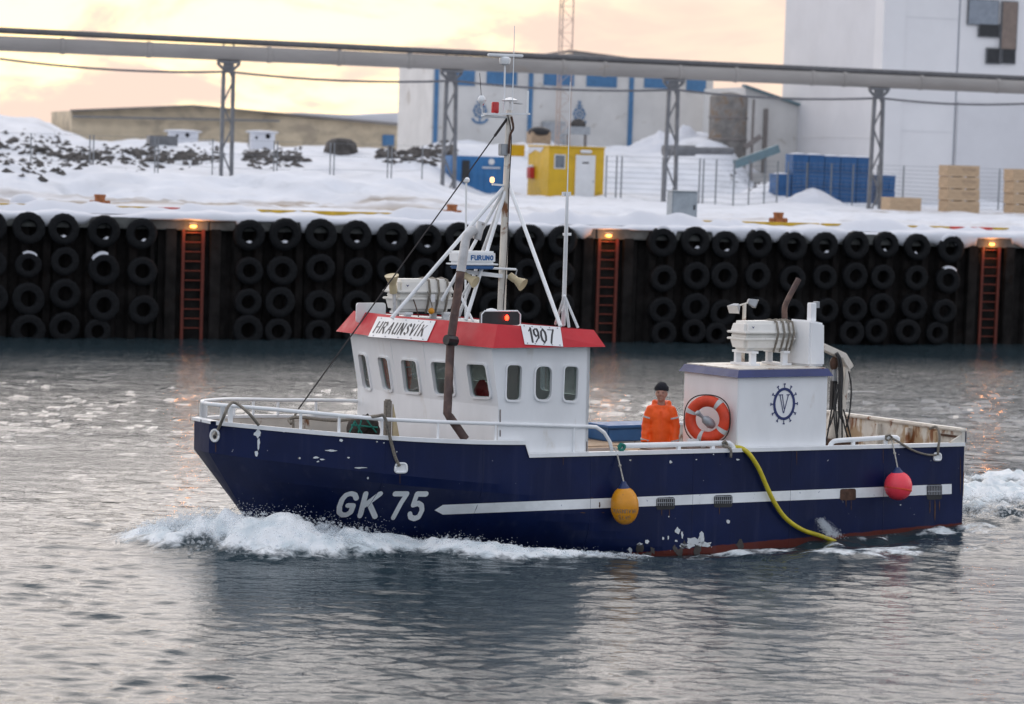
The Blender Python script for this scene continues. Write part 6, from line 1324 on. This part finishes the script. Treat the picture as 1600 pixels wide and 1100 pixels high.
# ================================================================== people
def person(base, face, jm, lab, pose=0, hat=True):
    """standing figure: continuous body, clothing as children; local +x is where it faces"""
    t = thing('person', lab, 'person', (0, 0, 0), BM @ Matrix.Translation(Vector(base)) @ Matrix.Rotation(face, 4, 'Z'))
    def pair(s): return [(0, s*.165, 1.44), (.00+.02*pose, s*.228, 1.16), (.06, s*.232, .92), (.10, s*.225, .84)]
    b = MB(); b.ball((.01, 0, 1.655), (.092, .073, .115), 16, 12); b.ball((.035, 0, 1.60), (.062, .055, .065), 12, 8)          # skull, jaw
    b.tube([(-.01, 0, 1.40), (0, 0, 1.58)], [.062, .052], 12); b.ball((.105, 0, 1.645), (.020, .014, .022), 8, 6); b.tube([(.088, 0, 1.678), (.110, 0, 1.642)], [.010, .015], 8)
    b.ball((.085, 0, 1.690), (.018, .055, .012), 10, 6); b.ball((.088, 0, 1.600), (.014, .026, .009), 8, 5); b.ball((.078, 0, 1.567), (.020, .022, .018), 8, 6)
    for s in (-1, 1): b.ball((.0, s*.076, 1.648), (.020, .010, .032), 8, 6); b.ball((.068, s*.040, 1.630), (.022, .020, .020), 8, 6)
    b.ball((0, 0, 1.22), (.10, .17, .26), 14, 10); b.ball((0, 0, .98), (.11, .16, .14), 14, 10)
    for s in (-1, 1):
        q_ = pair(s); b.tube(q_, [.058, .046, .036, .026], 10); b.tube([(0, s*.085, .95), (.015, s*.095, .50), (-.01, s*.10, .08)], [.085, .058, .042], 12); b.tube([(-.05, s*.10, .045), (.15, s*.115, .035)], [.045, .035], 10)
        w_ = Vector(q_[-1]); b.ball(w_+Vector((.012, 0, -.045)), (.022, .038, .052), 10, 7)
        for k, (dy, ln) in enumerate(((-.028, .055), (-.009, .066), (.010, .062), (.027, .048))):
            f0 = w_+Vector((.018, dy, -.075)); b.tube([f0, f0+Vector((.012, 0, -ln*.55)), f0+Vector((-.004, 0, -ln))], [.0105, .0095, .008], 7)
        f0 = w_+Vector((.02, -s*.030, -.03)); b.tube([f0, f0+Vector((.028, -s*.012, -.028)), f0+Vector((.034, -s*.008, -.052))], [.013, .011, .009], 7)
    b.v = [(p[0]*1.12, p[1]*1.12, 1.555+(p[2]-1.555)*1.12) if p[2] > 1.555 else p for p in b.v]
    body = bs(b, 'body', 'skin', t); remesh(body, .0085, 3)
    for s in (-1, 1): bs(MB().ball((.098, s*.033, 1.682), (.010, .014, .008), 8, 5), 'eye', 'black', t, smooth=True)
    g = MB()
    for s in (-1, 1):
        w_ = Vector(pair(s)[-1]); g.ball(w_+Vector((.012, 0, -.045)), (.028, .044, .058), 10, 7); g.tube([w_+Vector((0, 0, .03)), w_+Vector((.01, 0, -.03))], [.045, .040], 10)
        for dy, ln in ((-.029, .058), (-.009, .069), (.011, .065), (.029, .051)): f0 = w_+Vector((.018, dy, -.075)); g.tube([f0, f0+Vector((.012, 0, -ln*.55)), f0+Vector((-.004, 0, -ln-.006))], [.0135, .0125, .011], 7)
        f0 = w_+Vector((.02, -s*.030, -.03)); g.tube([f0, f0+Vector((.030, -s*.013, -.028)), f0+Vector((.036, -s*.009, -.056))], [.016, .014, .012], 7)
    remesh(bs(g, 'gloves', 'glove', t), .008, 2)
    j = MB(); j.ball((0, 0, 1.29), (.130, .195, .175), 18, 12); j.tube([(0, 0, 1.36), (.005, 0, 1.10), (.01, 0, .86), (.01, 0, .70)], [.135, .15, .16, .175], 20)
    for i, (y0, r0) in enumerate(((1.30, .165), (1.1, .168), (.9, .175), (.74, .185))): j.ball((.005, 0, y0), (r0*.80, r0*1.12, .16), 18, 10)
    for s in (-1, 1):
        j.ball((0, s*.155, 1.415), (.078, .075, .068), 12, 8)
        q_ = pair(s); j.tube([Vector(q_[0])+Vector((0, -s*.02, 0)), Vector(q_[0]).lerp(Vector(q_[1]), .5), q_[1], Vector(q_[1]).lerp(Vector(q_[2]), .5), Vector(q_[2])+Vector((.01, 0, -.02))], [.080, .080, .074, .068, .070], 14)
    for i in range(14):                                            # collar and folded hood
        a = 2*pi*i/14; j.ball((-.035+.085*cos(a), .098*sin(a), 1.475+.028*(-cos(a))), (.036, .036, .045), 8, 6)
    for i in range(9): a = pi/2+pi*i/8; j.ball((-.055+.10*cos(a), .115*sin(a), 1.505), (.040, .042, .058), 8, 6)
    jk = bs(j, 'jacket', jm, t); remesh(jk, .016, 5)
    for v in jk.data.vertices:                                     # folds
        c = v.co; n_ = noise.noise(Vector((c.x*7, c.y*7, c.z*4)))*.008+noise.noise(Vector((c.x*15, c.y*15, c.z*18)))*.004
        if abs(c.y) > .2 and c.z < 1.35: n_ += .003*sin(c.z*58+c.y*9)
        v.co += v.normal*n_
    bs(MB().beam((.138, .015, 1.40), (.158, .015, .78), .045, .012, (1, 0, 0)), 'front_flap', jm, t, bevel=.005)
    for s in (-1, 1):
        for zc, f in ((1.29, .62), (.945, .95)):
            q_ = pair(s); p0 = Vector(q_[0]).lerp(Vector(q_[1]), (1.44-zc)/.28) if zc > 1.16 else Vector(q_[1]).lerp(Vector(q_[2]), (1.16-zc)/.24)
            d = (Vector(q_[1])-Vector(q_[0])).normalized(); bs(MB().lathe([(.066, -.013), (.086 if zc > 1.1 else .077, -.012), (.086 if zc > 1.1 else .077, .012), (.066, .013)], p0, d, 18), 'reflective_band', 'reflect', t, smooth=.6)
    tr = MB(); tr.ball((0, 0, .88), (.13, .17, .14), 14, 9)
    for s in (-1, 1): tr.tube([(0, s*.085, .88), (.015, s*.095, .50), (-.01, s*.10, .10)], [.115, .088, .075], 14)
    remesh(bs(tr, 'trousers', 'trouser', t), .018, 3)
    bt = MB()
    for s in (-1, 1): bt.tube([(-.01, s*.10, .28), (-.01, s*.10, .05)], [.075, .062], 12); bt.tube([(-.06, s*.10, .045), (.05, s*.108, .05), (.17, s*.116, .035)], [.05, .055, .038], 12)
    remesh(bs(bt, 'boots', 'black', t), .014, 2)
    if hat:
        hb_ = MB(); hb_.ball((-.005, 0, 1.715), (.108, .090, .095), 18, 12); hb_.lathe([(.096, -.03), (.104, -.02), (.102, .03), (.09, .04)], (-.004, 0, 1.705), (-.10, 0, 1), 18); hb_.v = [(p[0]*1.1, p[1]*1.1, 1.57+(p[2]-1.555)*1.1) for p in hb_.v]; hk = bs(hb_, 'beanie', 'beanie', t); remesh(hk, .010, 3)
        b = bmesh.new(); b.from_mesh(hk.data); bmesh.ops.delete(b, geom=[v for v in b.verts if v.co.z < 1.703+.07*v.co.x], context='VERTS'); b.to_mesh(hk.data); b.free()
    else:
        hr = MB(); hr.ball((-.025, 0, 1.725), (.105, .092, .10), 16, 10); remesh(bs(hr, 'hair', 'trouser', t), .012, 2)
    return t
mp_ = L(1034, 600, 1, .75)
person((mp_.x, .75, mp_.z-1.812), radians(50), 'orange', 'man in orange oilskin jacket and dark beanie standing on deck beside the lifebuoy')
wp = L(607, 590, 0, 8.42)
person((wp.x-.10, wp.y, 1.066), radians(40), 'orange', 'figure in orange jacket at the wheel behind the front wheelhouse windows', 1, False)
jq = L(753, 600, 0, 8.36); jx = Vector((8.36, 0, 0))
t = bthing('red_jacket', 'red jacket hung behind the front window at the wheelhouse corner', 'jacket', (jx.x, jq.y, 1.06))
g = MB(); g.tube([(jx.x, jq.y, 1.9), (jx.x, jq.y, 2.1), (jx.x, jq.y, 2.28), (jx.x, jq.y, 2.36)], [.19, .16, .09, .04], 12); g.tube([(jx.x, jq.y-.15, 2.2), (jx.x+.05, jq.y-.19, 1.95)], [.07, .06], 8); g.tube([(jx.x, jq.y+.15, 2.2), (jx.x+.05, jq.y+.21, 1.95)], [.07, .06], 8); jo = bs(g, 'jacket_cloth', 'red', t); remesh(jo, .018, 3)
bs(MB().tube([(jx.x, jq.y, 1.06), (jx.x, jq.y, 1.95)], .03, 8), 'chair_post', 'black', t); bs(MB().box((jx.x-.2, jq.y-.2, 1.5), (jx.x+.02, jq.y+.2, 1.58)), 'chair_seat', 'black', t, bevel=.02)
